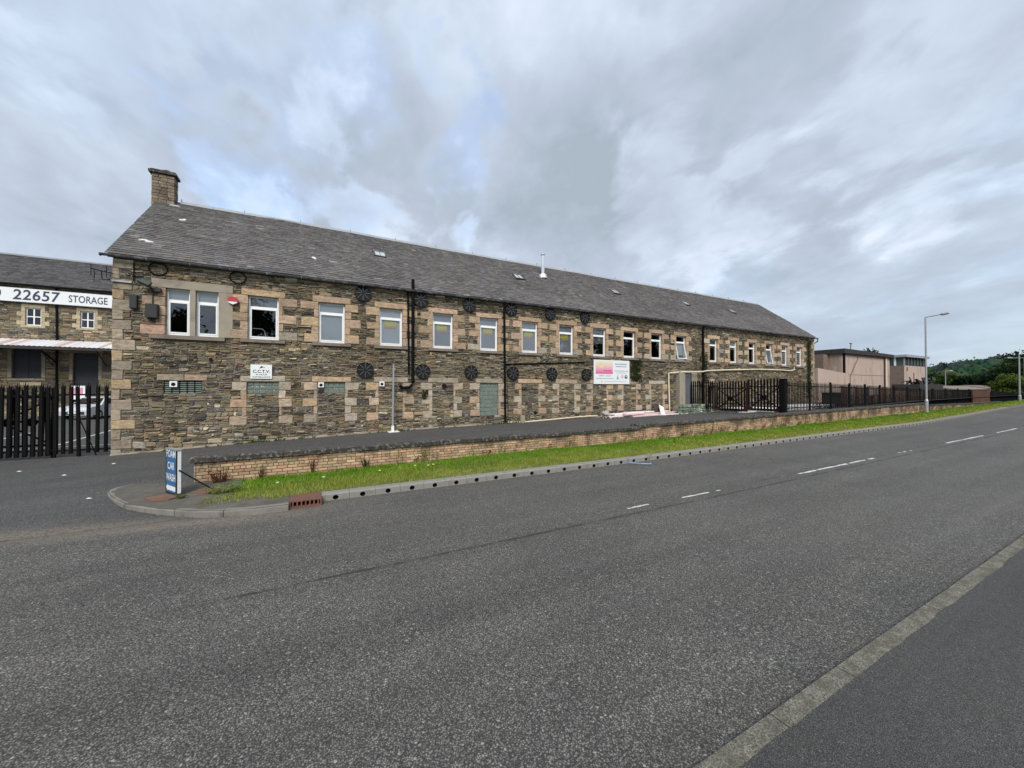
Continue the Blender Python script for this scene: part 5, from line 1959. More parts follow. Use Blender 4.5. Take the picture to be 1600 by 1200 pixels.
# ------------------------------------------------------------------ BRICK WALL
bw = thing('brick_wall', 'low buff brick garden wall with dark mossy coping along the verge', 'wall', (10, 10.9, 0))
BY = 10.8
def wall_top(x):
    if x < 11.25:
        return .66 + .045 * (x + 2.2) / 13.4
    if x < 40.7:
        return .79 + .31 * (x - 11.3) / 29.4
    return .92 - .05 * (x - 41.5) / 10 if x < 52 else .87
def course_base(x):      # courses run parallel to the coping
    return wall_top(x) - .115
bricks = []
rd = random.Random(17)
for sx0, sx1 in ((-2.17, 11.25), (11.25, 40.6), (41.6, 60.0)):
    for k in range(10):
        header = k % 4 == 2
        ln = .108 if header else .219
        x = sx0 + (0 if k % 2 else -ln / 2)
        while x < sx1 - .03:
            a, b = max(x, sx0), min(x + ln, sx1)
            x += ln
            if b - a < .03:
                continue
            c = course_base((a + b) / 2)
            z1 = c - k * .074
            z0 = z1 - .074
            if z1 < zb((a + b) / 2) - .02:
                continue
            bricks.append((a, b, z0, z1))
q = MB()
for sx0, sx1 in ((-2.19, 11.25), (11.252, 40.6), (41.6, 60.0)):
    xs = frange(sx0, sx1, max(1, int((sx1 - sx0) / 3)))
    for a, b in zip(xs, xs[1:]):
        v = []
        for x in (a, b):
            v += [(x, BY + .012, -.3), (x, BY + .215, -.3), (x, BY + .215, course_base(x)), (x, BY + .012, course_base(x))]
        q.poly(v, [(0, 4, 7, 3), (1, 2, 6, 5), (3, 7, 6, 2), (0, 3, 2, 1), (4, 5, 6, 7)])
q.build('wall_core', MAT['brickmortar'], bw, tone=False)
BC = [(.46, .30, .175), (.50, .335, .20), (.44, .29, .175), (.48, .285, .18), (.52, .37, .235), (.41, .26, .16), (.37, .29, .175), (.47, .345, .225)]
def brick_geo(q_, t_):
    a, b, z0, z1 = t_
    c = rd.choice(BC)
    k = rd.uniform(.75, 1.2)
    sl = (course_base(b) - course_base(a)) * (1 if b - a < .5 else 0)
    yf = BY - rd.uniform(0, .006)
    j = .006
    f0, f1 = z0 + j, z1 - j
    bv = .006
    v = [(a + j, yf + bv, f0), (b - j, yf + bv, f0 + sl), (b - j, yf + bv, f1 + sl), (a + j, yf + bv, f1),
         (a + j + bv, yf, f0 + bv), (b - j - bv, yf, f0 + sl + bv), (b - j - bv, yf, f1 + sl - bv), (a + j + bv, yf, f1 - bv),
         (a + j, BY + .03, f0), (b - j, BY + .03, f0 + sl), (b - j, BY + .03, f1 + sl), (a + j, BY + .03, f1)]
    q_.poly(v, [(4, 5, 6, 7), (0, 1, 5, 4), (1, 2, 6, 5), (2, 3, 7, 6), (3, 0, 4, 7), (8, 9, 1, 0), (9, 10, 2, 1), (10, 11, 3, 2), (11, 8, 0, 3)], tuple(v_ * k for v_ in c))
bricks.sort(key=lambda t_: (t_[1] - t_[0]) / (.47 * t_[0] + .883 * BY) ** 2 if t_[3] > zb(t_[0]) + .03 else 0, reverse=True)
rest = MB()
for k, t_ in enumerate(bricks):
    if k < 300:
        q = MB()
        brick_geo(q, t_)
        q.build('brick', MAT['brick'], bw)
    else:
        brick_geo(rest, t_)
rest.build('bricks', MAT['brick'], bw, kind='stuff')
# bricks of the left return
q = MB()
for k in range(8):
    z1 = course_base(-2.2) - k * .074
    q.box(-2.205, -2.18, BY + .004, BY + .21, z1 - .068, z1 - .006, R.choice(BC))
q.build('end_bricks', MAT['brick'], bw, kind='stuff')
# coping stones
def coping(a, b, tp, thick=.115, y0=BY - .05, y1=BY + .27):
    q_ = MB()
    n = 5
    xs_ = frange(a + .004, b - .004, n)
    rows_ = []
    for x in xs_:
        t_ = tp(x)
        u = rd.uniform
        rows_.append([(x, y0 + u(-.008, .008), t_ - thick + u(-.004, .004)), (x, y0 - .004 + u(-.01, .008), t_ - .02 + u(-.008, .004)), (x, y0 + .04 + u(-.01, .01), t_ + u(-.007, .007)),
                      (x, (y0 + y1) / 2, t_ + .008 + u(-.006, .008)), (x, y1 - .03, t_ + u(-.006, .006)), (x, y1, t_ - .03), (x, y1, t_ - thick)])
    m_ = 7
    vs = [p for r_ in rows_ for p in r_]
    fs_ = []
    for i in range(n):
        for k in range(m_):
            k2 = (k + 1) % m_
            fs_.append((i * m_ + k, (i + 1) * m_ + k, (i + 1) * m_ + k2, i * m_ + k2))
    fs_ += [tuple(range(m_)), tuple(range(n * m_ + m_ - 1, n * m_ - 1, -1))]
    q_.poly(vs, fs_)
    q_.build('coping_stone', MAT['coping'], bw, tone=False)
x = -2.27
while x < 11.3:
    xe = x + rd.uniform(.85, 1.0)
    coping(x, min(xe, 11.34), lambda v: wall_top(min(v, 11.2)))
    x = xe
x = 11.12
while x < 40.7:
    xe = x + rd.uniform(.9, 1.05)
    coping(x, min(xe, 40.72), lambda v: wall_top(max(11.3, min(v, 40.6))))
    x = xe
x = 41.55
while x < 59.9:
    xe = x + 1.0
    coping(x, xe, lambda v: wall_top(max(v, 41.6)), .08)
    x = xe

# ------------------------------------------------------------------ PALISADE: pales, rails, posts
def pale_mesh(h, wd, tip=True):
    q_ = MB()
    w2, dp = wd / 2, wd * .28
    prof = [(-w2, dp), (-w2 * .45, 0), (w2 * .45, 0), (w2, dp)]
    bot = [(x, y, 0) for x, y in prof]
    top = [(x, y, h) for x, y in prof]
    q_.poly(bot + top, [(0, 1, 5, 4), (1, 2, 6, 5), (2, 3, 7, 6)])
    if tip:
        q_.poly([(-w2 * .45, 0, h), (w2 * .45, 0, h), (0, 0, h + wd * 1.5)], [(0, 1, 2)])
        q_.poly([(-w2, dp, h), (-w2 * .45, 0, h), (-w2 * 1.0, dp * .2, h + wd * 1.1)], [(0, 1, 2)])
        q_.poly([(w2 * .45, 0, h), (w2, dp, h), (w2 * 1.0, dp * .2, h + wd * 1.1)], [(0, 1, 2)])
    return q_.mesh('pale', MAT['black'], tone=False)


def put_pale(parent, me, x, y, z, rot=0, sz=1.0, tilt=0):
    o = link('pale', me, parent)
    o.matrix_parent_inverse = Matrix.Identity(4)
    o.location = Vector((x, y, z)) - Vector(parent.location)
    o.rotation_euler = (0, tilt, rot)
    o.scale = (1, 1, sz)
    return o


# left: gate leaf against the corner, and the fence with a second leaf folded behind it
lg = thing('palisade_gate', 'black spiked palisade gate leaf closed against the stone corner', 'gate', (-6.3, 17.28, .05))
pmL = pale_mesh(2.1, .105)
for k, x in enumerate([-5.80, -6.00, -6.21, -6.42, -6.60, -6.77, -6.94]):
    put_pale(lg, pmL, x, 17.27, .12 if k != 3 else .02, 0, 1 if k != 3 else 1.05, R.uniform(-.006, .006) if k != 3 else -.02)
q = MB()
q.bar((-7.0, 17.33, 1.98), (-5.6, 17.33, 1.98), .05, .05)
q.build('rail', MAT['black'], lg, tone=False)
q = MB()
q.bar((-7.0, 17.33, .22), (-5.6, 17.33, .22), .05, .05)
q.build('rail', MAT['black'], lg, tone=False)
q = MB()
q.bar((-6.42, 17.2, 1.35), (-5.95, 17.1, .04), .022, .022)
q.build('drop_bolt', MAT['black'], lg, tone=False)
lf = thing('palisade_fence', 'black spiked palisade fence at the left edge with a leaf folded behind it', 'fence', (-8.5, 17.28, .05))
x = -7.10
k = 0
while x > -13.5:
    put_pale(lf, pmL, x, 17.30, .10 + R.uniform(-.01, .01), 0, 1 + R.uniform(-.02, .02), R.uniform(-.01, .01))
    if x > -9.6:
        put_pale(lf, pmL, x - .085, 17.52, .06, PI, .98, R.uniform(-.02, .02))
        if k % 2 == 0:
            put_pale(lf, pmL, x - .02, 17.75, .08, 0, .95, R.uniform(-.03, .03))
    x -= .165
    k += 1
for yy_, zz_ in ((17.36, 1.95), (17.36, .25), (17.58, 1.9), (17.58, .4), (17.6, 1.15)):
    q = MB()
    q.bar((-13.5 if yy_ < 17.5 else -9.6, yy_, zz_), (-7.02, yy_, zz_), .05, .06)
    q.build('rail', MAT['black'], lf, tone=False)
for a, b in (((-9.4, 17.66, .35), (-7.1, 17.66, 1.9)), ((-9.4, 17.68, 1.9), (-7.1, 17.68, .35))):
    q = MB()
    q.bar(a, b, .05, .04)
    q.build('brace', MAT['black'], lf, tone=False)
for x in (-7.03, -9.75, -12.5):
    q = MB()
    q.bar((x, 17.42, -.1), (x, 17.42, 2.2), .09, .09)
    q.build('post', MAT['black'], lf, tone=False)
for k in range(3):
    q = MB()
    q.disc((-7.6 - k * .5, 17.64, 1.12), .13, .03, 12)
    q.build('boss', MAT['black'], lf, tone=False)

# right: the yard gate, across the forecourt between building and brick wall
GX, GZ = 22.5, .87
rgt = thing('yard_gate', 'black double yard gate with cross braces and dark red bottom rails', 'gate', (GX, 13.2, GZ))
pmG = pale_mesh(1.74, .105)
def gate_leaf(y0, y1, GZ):
    y = y0 + .09
    while y < y1 - .05:
        put_pale(rgt, pmG, GX - .03, y, GZ + .06, PI / 2)
        y += .17
    for z, c, m_ in ((GZ + .14, .10, 'darkred'), (GZ + 1.42, .05, 'black'), (GZ + .5, .03, 'black')):
        q_ = MB()
        q_.bar((GX + .02, y0, z), (GX + .02, y1, z), .05, c)
        q_.build('rail', MAT[m_], rgt, tone=False)
    for (za, zb_) in ((GZ + .2, GZ + 1.4), (GZ + 1.4, GZ + .2)):
        q_ = MB()
        q_.bar((GX + .02, y0, za), (GX + .02, y1, zb_), .03, .05)
        q_.build('brace', MAT['black'], rgt, tone=False)
    q_ = MB()
    q_.box(GX - .02, GX - .045, (y0 + y1) / 2 - .17, (y0 + y1) / 2 + .17, GZ + .68, GZ + .92)
    q_.build('boss', MAT['black'], rgt, tone=False)
    for ye, sg in ((y0, 1), (y1, -1)):
        q_ = MB()
        q_.poly([(GX - .04, ye, GZ + .08), (GX - .04, ye + sg * .34, GZ + .08), (GX - .04, ye, GZ + .42)], [(0, 1, 2)])
        q_.poly([(GX - .041, ye, GZ + 1.5), (GX - .041, ye + sg * .26, GZ + 1.5), (GX - .041, ye, GZ + 1.28)], [(0, 1, 2)])
        q_.build('gusset', MAT['darkred'], rgt, tone=False)
    for ye in (y0, y1):
        q_ = MB()
        q_.bar((GX, ye, GZ + .06), (GX, ye, GZ + 1.75), .07, .07)
        q_.build('stile', MAT['darkred' if abs(ye - 13.24) < .1 else 'black'], rgt, tone=False)
gate_leaf(11.5, 13.2, GZ - .02)
gate_leaf(13.28, 15.1, GZ - .12)
sf = thing('side_fence', 'black spiked fence panel between the yard gate and the grey door', 'fence', (GX, 16, GZ))
y = 15.2
while y < 16.9:
    put_pale(sf, pmG, GX - .03, y, GZ - .02, PI / 2)
    y += .15
for z in (1.0, 2.32):
    q = MB()
    q.bar((GX + .02, 15.1, z), (GX + .02, 16.95, z), .04, .05)
    q.build('rail', MAT['black'], sf, tone=False)
gp = MB()
gp.box(22.36, 22.64, 11.2, 11.46, .6, 2.66)
gp.box(22.34, 22.66, 11.18, 11.48, 2.66, 2.69)
gp.build('gate_post', MAT['black'], label='thick square black gate post standing beside the brick wall', cat='post', tone=False)

# roadside palisade on top of the brick wall line
rf = thing('roadside_fence', 'long black palisade fence on posts behind the brick wall', 'fence', (40, 11.25, 1))
FT = [(22, 2.55), (25.1, 2.50), (30, 2.43), (34, 2.34), (42, 2.10), (50, 2.09), (57, 1.95), (68, 1.74), (90, 1.75)]
FB = [(22, .92), (40.6, 1.06), (41.6, .90), (52, .86), (68, .80), (90, 1.0)]
pmF = pale_mesh(1.0, .074)
x, k = 22.78, 0
rest = MB()
while x < 84:
    t_, b_ = lerp_tab(x, FT) - .1, lerp_tab(x, FB) + .03
    if k < 300:
        put_pale(rf, pmF, x, 11.22 + R.uniform(-.004, .004), b_, 0, t_ - b_, R.uniform(-.012, .012))
    else:
        rest.poly([(x - .03, 11.23, b_), (x - .012, 11.21, b_), (x + .012, 11.21, b_), (x + .03, 11.23, b_), (x - .03, 11.23, t_), (x - .012, 11.21, t_), (x + .012, 11.21, t_), (x + .03, 11.23, t_)], [(0, 1, 5, 4), (1, 2, 6, 5), (2, 3, 7, 6)])
    x += .155
    k += 1
rest.build('pales', MAT['black'], rf, tone=False, kind='stuff')
xs = [25.12, 27.5, 29.93, 32.05, 34.3, 36.6, 39, 41.4, 44, 47, 50, 53, 56, 60, 64, 68, 73, 78, 83]
pv = 22.6
for x in xs:
    q = MB()
    q.box(x - .04, x + .04, 11.24, 11.33, lerp_tab(x, FB) - .6, lerp_tab(x, FT) + .06)
    q.build('post', MAT['black'], rf, tone=False)
    for dz in (-.22, None):
        za = lerp_tab(pv, FT) + dz if dz else lerp_tab(pv, FB) + .18
        zc = lerp_tab(x, FT) + dz if dz else lerp_tab(x, FB) + .18
        q = MB()
        q.bar((pv, 11.255, za), (x, 11.255, zc), .035, .045)
        q.build('rail', MAT['black'], rf, tone=False)
    pv = x
# weathered boards behind it
tf = thing('board_screen', 'weathered dark brown board screen close behind the black palisade fence', 'fence', (50, 11.8, 1))
rd = random.Random(8)
x = 30.2
n_b = 0
while x < 80 and n_b < 300:
    wd = rd.uniform(.14, .2)
    t_, b_ = lerp_tab(x, FT) - .12 + rd.uniform(-.05, .03), lerp_tab(x, FB) - .2
    k = rd.uniform(.5, 3.4)
    red = rd.uniform(.9, 1.5) if (x < 41 or 60 < x) else 1.0
    if 33 < x < 36 and rd.random() < .5:
        t_ -= .5
    q = MB()
    q.box(x + .008, x + wd - .008, 11.8 + rd.uniform(-.02, .02), 11.83, b_, t_, (k * red, k, k * .95))
    q.build('board', MAT['timber'], tf)
    x += wd
    n_b += 1
q = MB()
q.poly([(52.9, 11.02, .62), (58.0, 11.02, .66), (58.0, 11.02, 1.92), (52.9, 11.02, 2.02), (52.9, 11.1, .62), (58.0, 11.1, .66), (58.0, 11.1, 1.92), (52.9, 11.1, 2.02)], [(0, 1, 2, 3), (4, 7, 6, 5), (3, 2, 6, 7), (0, 3, 7, 4), (1, 5, 6, 2)])
q.build('rusty_panel', MAT['rustsheet'], label='rust brown sheet panel fixed to the far stretch of fence', cat='panel', tone=False)
# dead brown undergrowth between fence and boards
q = MB()
for k in range(1900):
    x = rd.uniform(26, 62)
    z = lerp_tab(x, FB) + rd.random() ** 2 * .8
    s_ = rd.uniform(.04, .12)
    y_ = rd.uniform(11.35, 11.7)
    a = rd.uniform(0, PI)
    q.face([(x, y_, z), (x + s_ * math.cos(a), y_, z + s_ * math.sin(a)), (x + s_ * math.cos(a + .6), y_ + .03, z + s_ * math.sin(a + .6))], rd.choice([(.07, .035, .02), (.09, .05, .03), (.05, .05, .02), (.06, .035, .025)]))
q.build('undergrowth', MAT['leaf'], kind='stuff', label='dead brown undergrowth tangled behind the palisade fence', cat='undergrowth')
# lean-to with a pale roof edge behind the fence
sh = thing('lean_to_shed', 'dark lean to shed with a pale sloping roof edge behind the fence', 'shed', (34.4, 12.6, 1))
q = MB()
q.poly([(32.9, 12.4, .8), (36.0, 12.4, .8), (36.0, 14, .8), (32.9, 14, .8), (32.9, 12.4, 1.86), (36.0, 12.4, 2.30), (36.0, 14, 2.30), (32.9, 14, 1.86)], [(0, 1, 5, 4), (1, 2, 6, 5), (2, 3, 7, 6), (3, 0, 4, 7)])
q.build('walls', MAT['darkroof'], sh, tone=False)
q = MB()
q.poly([(32.7, 12.3, 1.85), (36.2, 12.3, 2.34), (36.2, 14.1, 2.34), (32.7, 14.1, 1.85), (32.7, 12.3, 1.93), (36.2, 12.3, 2.42), (36.2, 14.1, 2.42), (32.7, 14.1, 1.93)], [(4, 5, 6, 7), (0, 1, 5, 4), (1, 2, 6, 5), (2, 3, 7, 6), (3, 0, 4, 7), (3, 2, 1, 0)])
q.build('roof', MAT['cement'], sh, tone=False)
# white sheets stacked in the yard behind the gate
nm2 = ['long white sheet stack on the yard ground behind the left gate leaf', 'white sheet stack on the yard ground behind the right gate leaf', 'white sheet stack at the building wall farthest from the gate']
for k, (x, y_, L, W_) in enumerate(((24.6, 14.6, 1.7, .6), (25.8, 12.9, 2.0, .55), (29.5, 13.6, 2.4, .8))):
    q = MB()
    for j in range(5):
        M = Matrix.Translation(Vector((x + R.uniform(-.08, .08), y_ + R.uniform(-.08, .08), zf(x) + .06 + j * .065))) @ Matrix.Rotation(R.uniform(-.06, .06), 4, 'Z')
        q.box(-L, L, -W_, W_, -.028, .028, (1, 1, 1), M=M)
    q.build('sheet_stack', MAT['waste'], label=nm2[k], cat='sheets', group='white sheets lying in the yard')

# ------------------------------------------------------------------ STORAGE BUILDING at the left
SY = 40.0
sto = thing('storage_building', 'two storey rubble stone storage building with slate roof behind the gate', 'building', (-20, SY, 0))
SX0, SX1, SE = -42.0, -3.0, 9.42
swin = [(-17.58, -16.82), (-14.84, -14.10), (-20.3, -19.54), (-12.1, -11.34), (-23.0, -22.24)]
sholes = [(a, b, 6.63, 7.88) for a, b in swin]
bigw = [(-18.2, -16.78, 2.86, 4.92), (-15.2, -13.85, .3, 4.78), (-21.5, -20.0, 2.86, 4.92)]
sholes += bigw
q = MB()
solid_wall(q, SX0, SX1, SY, SY + .5, -.2, SE, sholes)
q.build('wall', MAT['mortar'], sto, tone=False)
sex = list(sholes)
def sdress(name, a, b, c, e_, col):
    q_ = MB()
    stone_block(q_, a, b, c, e_, SY - .05, SY + .1, R, .004, .012, .005, .012, col, .003)
    q_.build(name, MAT['sandstone'], sto)
    sex.append((a, b, c, e_))
YB = [(.44, .37, .235), (.40, .33, .22), (.46, .38, .25)]
for a, b in swin:
    sdress('lintel', a - .2, b + .2, 7.88, 8.12, R.choice(YB))
    sdress('sill', a - .22, b + .22, 6.47, 6.63, R.choice(YB))
    for k in range(4):
        z0, z1 = 7.88 - (k + 1) * .3125, 7.88 - k * .3125
        ln = .42 if k % 2 else .2
        sdress('jamb_stone', a - ln, a, z0, z1, R.choice(YB))
        sdress('jamb_stone', b, b + ln, z0, z1, R.choice(YB))
for a, b, c, e_ in bigw:
    for k in range(5):
        z0, z1 = e_ - (k + 1) * .4, e_ - k * .4
        for s_ in (0, 1):
            sdress('jamb_stone', *((a - .2, a) if s_ == 0 else (b, b + .2)), z0, z1, (.30, .26, .19))
    if c > 1:
        sdress('sill', a - .2, b + .2, c - .14, c, (.30, .27, .2))
sdress('lintel', -17.8, -16.75, 2.35, 2.6, YB[0])
rd = random.Random(29)
rest = MB()
for r in split_wall(-24, -6, .2, SE - .1, sex, rd, (.14, .26), (.35, .85), .7, 2.2):
    c = rub_col(r[0] * .7, r[2] + 3)
    stone_block(rest, *r, SY - .02 - rd.random() * .03, SY + .02, rd, .009, .04, .012, .014, tuple(v * 1.1 for v in c), .012)
rest.build('rubble_stones', MAT['rubble'], sto, kind='stuff')
for a, b in swin:
    q = MB()
    m_ = (a + b) / 2
    for bx in ((a, b, 6.63, 6.70), (a, b, 7.81, 7.88), (a, a + .06, 6.7, 7.81), (b - .06, b, 6.7, 7.81), (m_ - .035, m_ + .035, 6.7, 7.81), (a + .06, m_ - .035, 7.22, 7.29), (m_ + .035, b - .06, 7.22, 7.29)):
        q.box(bx[0], bx[1], SY + .06, SY + .12, bx[2], bx[3])
    wo = q.build('window', MAT['white'], sto, tone=False)
    for xa, xb in ((a + .06, m_ - .035), (m_ + .035, b - .06)):
        for za, zb_ in ((6.7, 7.22), (7.29, 7.81)):
            q = MB()
            q.face([(xa, SY + .09, za), (xb, SY + .09, za), (xb, SY + .09, zb_), (xa, SY + .09, zb_)])
            q.build('pane', MAT['carglass'], wo, tone=False)
q = MB()
q.box(SX0, SX1, SY + .9, SY + 1, 0, SE)
q.box(SX0, SX1, SY + .5, SY + .9, 5.4, 5.5)
q.build('interior_shell', MAT['interior'], sto, tone=False)
for k, (a, b, c, e_) in enumerate(bigw):
    q = MB()
    q.box(a, b, SY + .16, SY + .2, c, e_)
    nlin = 7 if c < 1 else 3
    for j in range(1, nlin + 1):
        z = c + (e_ - c) * j / (nlin + 1)
        q.box(a, b, SY + .14, SY + .16, z - .012, z + .012)
    if c > 1:
        q.box((a + b) / 2 - .02, (a + b) / 2 + .02, SY + .13, SY + .14, c, e_)
    q.build('roller_door' if c < 1 else 'dark_window', MAT['darkdoor'], sto, tone=False)  # dark panels fill the door and window openings under the canopy
# roof
q = MB()
ry0, rz0, ryr, rzr = SY - .25, SE + .06, SY + 4.6, 12.55
q.poly([(SX0, ry0, rz0), (SX1, ry0, rz0), (SX1, ryr, rzr), (SX0, ryr, rzr), (SX0, ry0, rz0 - .1), (SX1, ry0, rz0 - .1), (SX1, ryr, rzr - .1), (SX0, ryr, rzr - .1)],
       [(0, 1, 2, 3), (4, 7, 6, 5), (0, 4, 5, 1), (1, 5, 6, 2), (3, 7, 4, 0)], (.075, .072, .072))
q.poly([(SX0, ryr, rzr), (SX1, ryr, rzr), (SX1, ryr + 4.8, rz0), (SX0, ryr + 4.8, rz0)], [(0, 1, 2, 3)], (.085, .082, .082))
sroof = q.build('roof', MAT['slate'], sto)
sl_ = math.hypot(ryr - ry0, rzr - rz0)
vy, vz = (ryr - ry0) / sl_, (rzr - rz0) / sl_
rest = MB()
s_ = 0
while s_ < sl_ - .1:
    x = -24 - rd.uniform(0, .3)
    while x < -10:
        wd = rd.uniform(.28, .45)
        k = rd.uniform(.65, 1.25)
        c = (.085 * k, .08 * k, .08 * k)
        def sp_(xx, ss, hh): return (xx, ry0 + vy * ss - vz * hh, rz0 + vz * ss + vy * hh)
        rest.poly([sp_(x + .004, s_, .035), sp_(x + wd - .004, s_, .035 + rd.uniform(-.006, .006)), sp_(x + wd - .004, min(sl_, s_ + .27), .012), sp_(x + .004, min(sl_, s_ + .27), .012), sp_(x + .004, s_, .005), sp_(x + wd - .004, s_, .005)],
                  [(0, 1, 2, 3), (4, 5, 1, 0)], c)
        x += wd
    s_ += .24
rest.build('slates', MAT['slate'], sroof, kind='stuff')
q = MB()
q.bar((SX0, ryr, rzr + .03), (SX1, ryr, rzr + .03), .3, .12)
q.build('ridge_cap', MAT['lead'], sroof, tone=False)
q = MB()
q.tube([(SX0, ry0 - .05, rz0 - .06), (SX1, ry0 - .05, rz0 - .06)], .075, 8)
q.build('gutter', MAT['black'], sto, tone=False)
q = MB()
q.tube([(-16.05, SY - .1, rz0 - .1), (-16.0, SY - .1, 5.5)], .06, 8)
q.tube([(-16.0, SY - .1, 5.3), (-16.0, SY - .1, .3)], .06, 8)
q.tube([(-16.0, SY - .1, 4.0), (-16.6, SY - .6, 4.9)], .05, 8)
q.build('downpipe', MAT['black'], sto, tone=False)
# long sign under the eaves
ss = thing('storage_sign', 'long white sign board with navy phone number and STORAGE lettering', 'sign', (-20, SY - .3, 8.2))
q = MB()
q.box(-36, -12.4, SY - .30, SY - .12, 8.22, 9.16)
q.build('board', MAT['signwhite'], ss, tone=False)
q = MB()
text_into(q, '22657', (-16.96, SY - .302, 8.37), XD, ZD, 1.0, .006, .016, 'CENTER', shear=.08, spacing=1.05, fit=2.3)
text_into(q, '0', (-18.62, SY - .302, 8.37), XD, ZD, 1.0, .006, .016, 'RIGHT', shear=.08, fit=.5)
text_into(q, 'STORAGE', (-14.32, SY - .302, 8.44), XD, ZD, .72, .006, .010, 'CENTER', fit=2.06)
q.build('lettering', MAT['navy'], ss, tone=False)
# canopy of stained corrugated sheet
ca = thing('canopy', 'white and rust stained corrugated canopy along the storage building front', 'canopy', (-20, SY - 1, 5.2))
q = MB()
x = -30.0
cy0, cz0, cy1, cz1 = SY - 2.2, 5.02, SY - .06, 5.62
k = 0
rd = random.Random(6)
while x < -8:
    c = (.66, .66, .68) if rd.random() < .62 else rd.choice([(.45, .28, .22), (.52, .38, .32), (.58, .50, .48)])
    z_ = .035 if k % 2 else 0
    z2 = 0 if k % 2 else .035
    q.poly([(x, cy0, cz0 + z_), (x + .12, cy0, cz0 + z2), (x + .12, cy1, cz1 + z2), (x, cy1, cz1 + z_), (x, cy0 + .004, cz0 + z_ - .02), (x + .12, cy0 + .004, cz0 + z2 - .02), (x + .12, cy1, cz1 + z2 - .02), (x, cy1, cz1 + z_ - .02)], [(0, 1, 2, 3), (4, 7, 6, 5), (0, 4, 5, 1)], c)
    x += .12
    k += 1
q.build('sheeting', MAT['corr'], ca)
q = MB()
q.box(-30, -8, cy0 + .03, cy0 + .12, cz0 - .20, cz0 - .03)
q.build('front_beam', MAT['darkroof'], ca, tone=False)
for x in (-18.9, -16.2, -13.4, -21.6):
    q = MB()
    q.bar((x, cy0 + .1, cz0 - .1), (x, SY - .06, cz0 - .1), .06, .08)
    q.bar((x, cy0 + .5, cz0 - .12), (x, SY - .06, cz0 - 1.2), .05, .06)
    q.build('bracket', MAT['darkroof'], ca, tone=False)
# yard bay lines
yl = struct('yard_markings')
for (a, b) in (((-8.35, 20.3), (-8.75, 27.0)), ((-9.5, 20.2), (-6.0, 20.3)), ((-11.0, 20.4), (-11.6, 27.0))):
    q = MB()
    A, B = Vector((*a, 0)), Vector((*b, 0))
    t_ = (B - A).normalized()
    n_ = Vector((-t_.y, t_.x, 0)) * .05
    q.face([Vector((p.x, p.y, fore(p.x, p.y) + .004)) for p in (A - n_, B - n_, B + n_, A + n_)])
    q.build('bay_line', MAT['paint'], yl, tone=False)

# car parked in front of it
def car(label, x, y, z, rot):
    t_ = thing('parked_car', label, 'car', (x, y, z))
    M = Matrix.Translation(Vector((x, y, z))) @ Matrix.Rotation(rot, 4, 'Z')
    prof = [(-2.0, .28), (-2.05, .55), (-2.0, .72), (-1.85, .80), (-1.05, .92), (-.45, 1.38), (.1, 1.47), (.9, 1.44), (1.55, 1.12), (1.9, .95), (1.98, .6), (1.95, .28)]
    q_ = MB()
    for i in range(len(prof)):
        pass
    half = []
    for px_, pz in prof:
        w_ = .84 if pz < .95 else .84 - (pz - .95) * .38
        half.append((px_, w_, pz))
    L = [M @ Vector((a, -b, c)) for a, b, c in half]
    Rr = [M @ Vector((a, b, c)) for a, b, c in half]
    n_ = len(half)
    q_.poly(L + Rr, [(k, (k + 1) % n_, n_ + (k + 1) % n_, n_ + k) for k in range(n_)] + [tuple(range(n_))[::-1], tuple(range(n_, 2 * n_))])
    q_.build('body', MAT['carwhite'], t_, tone=False)
    q_ = MB()
    ws = [M @ Vector(p) for p in ((-1.03, -.74, .965), (-1.03, .74, .965), (-.49, .60, 1.36), (-.49, -.60, 1.36))]
    off = M.to_3x3() @ Vector((-.012, 0, .014))
    q_.face([p + off for p in ws])
    q_.build('windscreen', MAT['carglass'], t_, tone=False)
    for s2 in (-1, 1):
        q_ = MB()
        q_.face([M @ Vector(p) for p in ((-.85, s2 * .846, .98), (1.45, s2 * .846, 1.0), (.85, s2 * .69, 1.38), (-.35, s2 * .69, 1.36))])
        q_.build('side_window', MAT['carglass'], t_, tone=False)
        q_ = MB()
        q_.box(-2.04, -1.9, s2 * .55 - .16, s2 * .55 + .16, .62, .76, M=M)
        q_.build('headlight', MAT['signwhite'], t_, tone=False)
        for wx in (-1.25, 1.25):
            q_ = MB()
            c = M @ Vector((wx, s2 * .70, .30))
            e_ = M @ Vector((wx, s2 * .86, .30))
            q_.tube([c, e_], .30, 16)
            wh = q_.build('wheel', MAT['tyre'], t_, tone=False)
            q_ = MB()
            q_.tube([e_, M @ Vector((wx, s2 * .868, .30))], .18, 12)
            q_.build('rim', MAT['steel'], wh, tone=False)
    q_ = MB()
    q_.box(-2.075, -2.03, -.55, .55, .36, .52, M=M)
    q_.build('grille', MAT['tyre'], t_, tone=False)
    q_ = MB()
    q_.box(-2.082, -2.076, -.26, .26, .40, .50, M=M)
    q_.build('number_plate', MAT['signwhite'], t_, tone=False)


car('silver white hatchback parked behind the gate before the storage building', -12.85, 37.2, fore(-12.9, 36) + .02, math.radians(76))
for k, (x, lab) in enumerate(((-14.9, 'white poster board on the storage wall left of the parked car'), (-12.1, 'white poster board on the storage wall right of the parked car'))):
    q = MB()
    q.box(x - .38, x + .38, SY - .1, SY - .06, 1.35, 2.35)
    q.box(x - .28, x + .28, SY - .104, SY - .1, 1.75, 2.2, (.75, .35, .45) if k == 0 else (.7, .7, .7))
    q.build('poster_board', MAT['tint'], label=lab, cat='poster board')

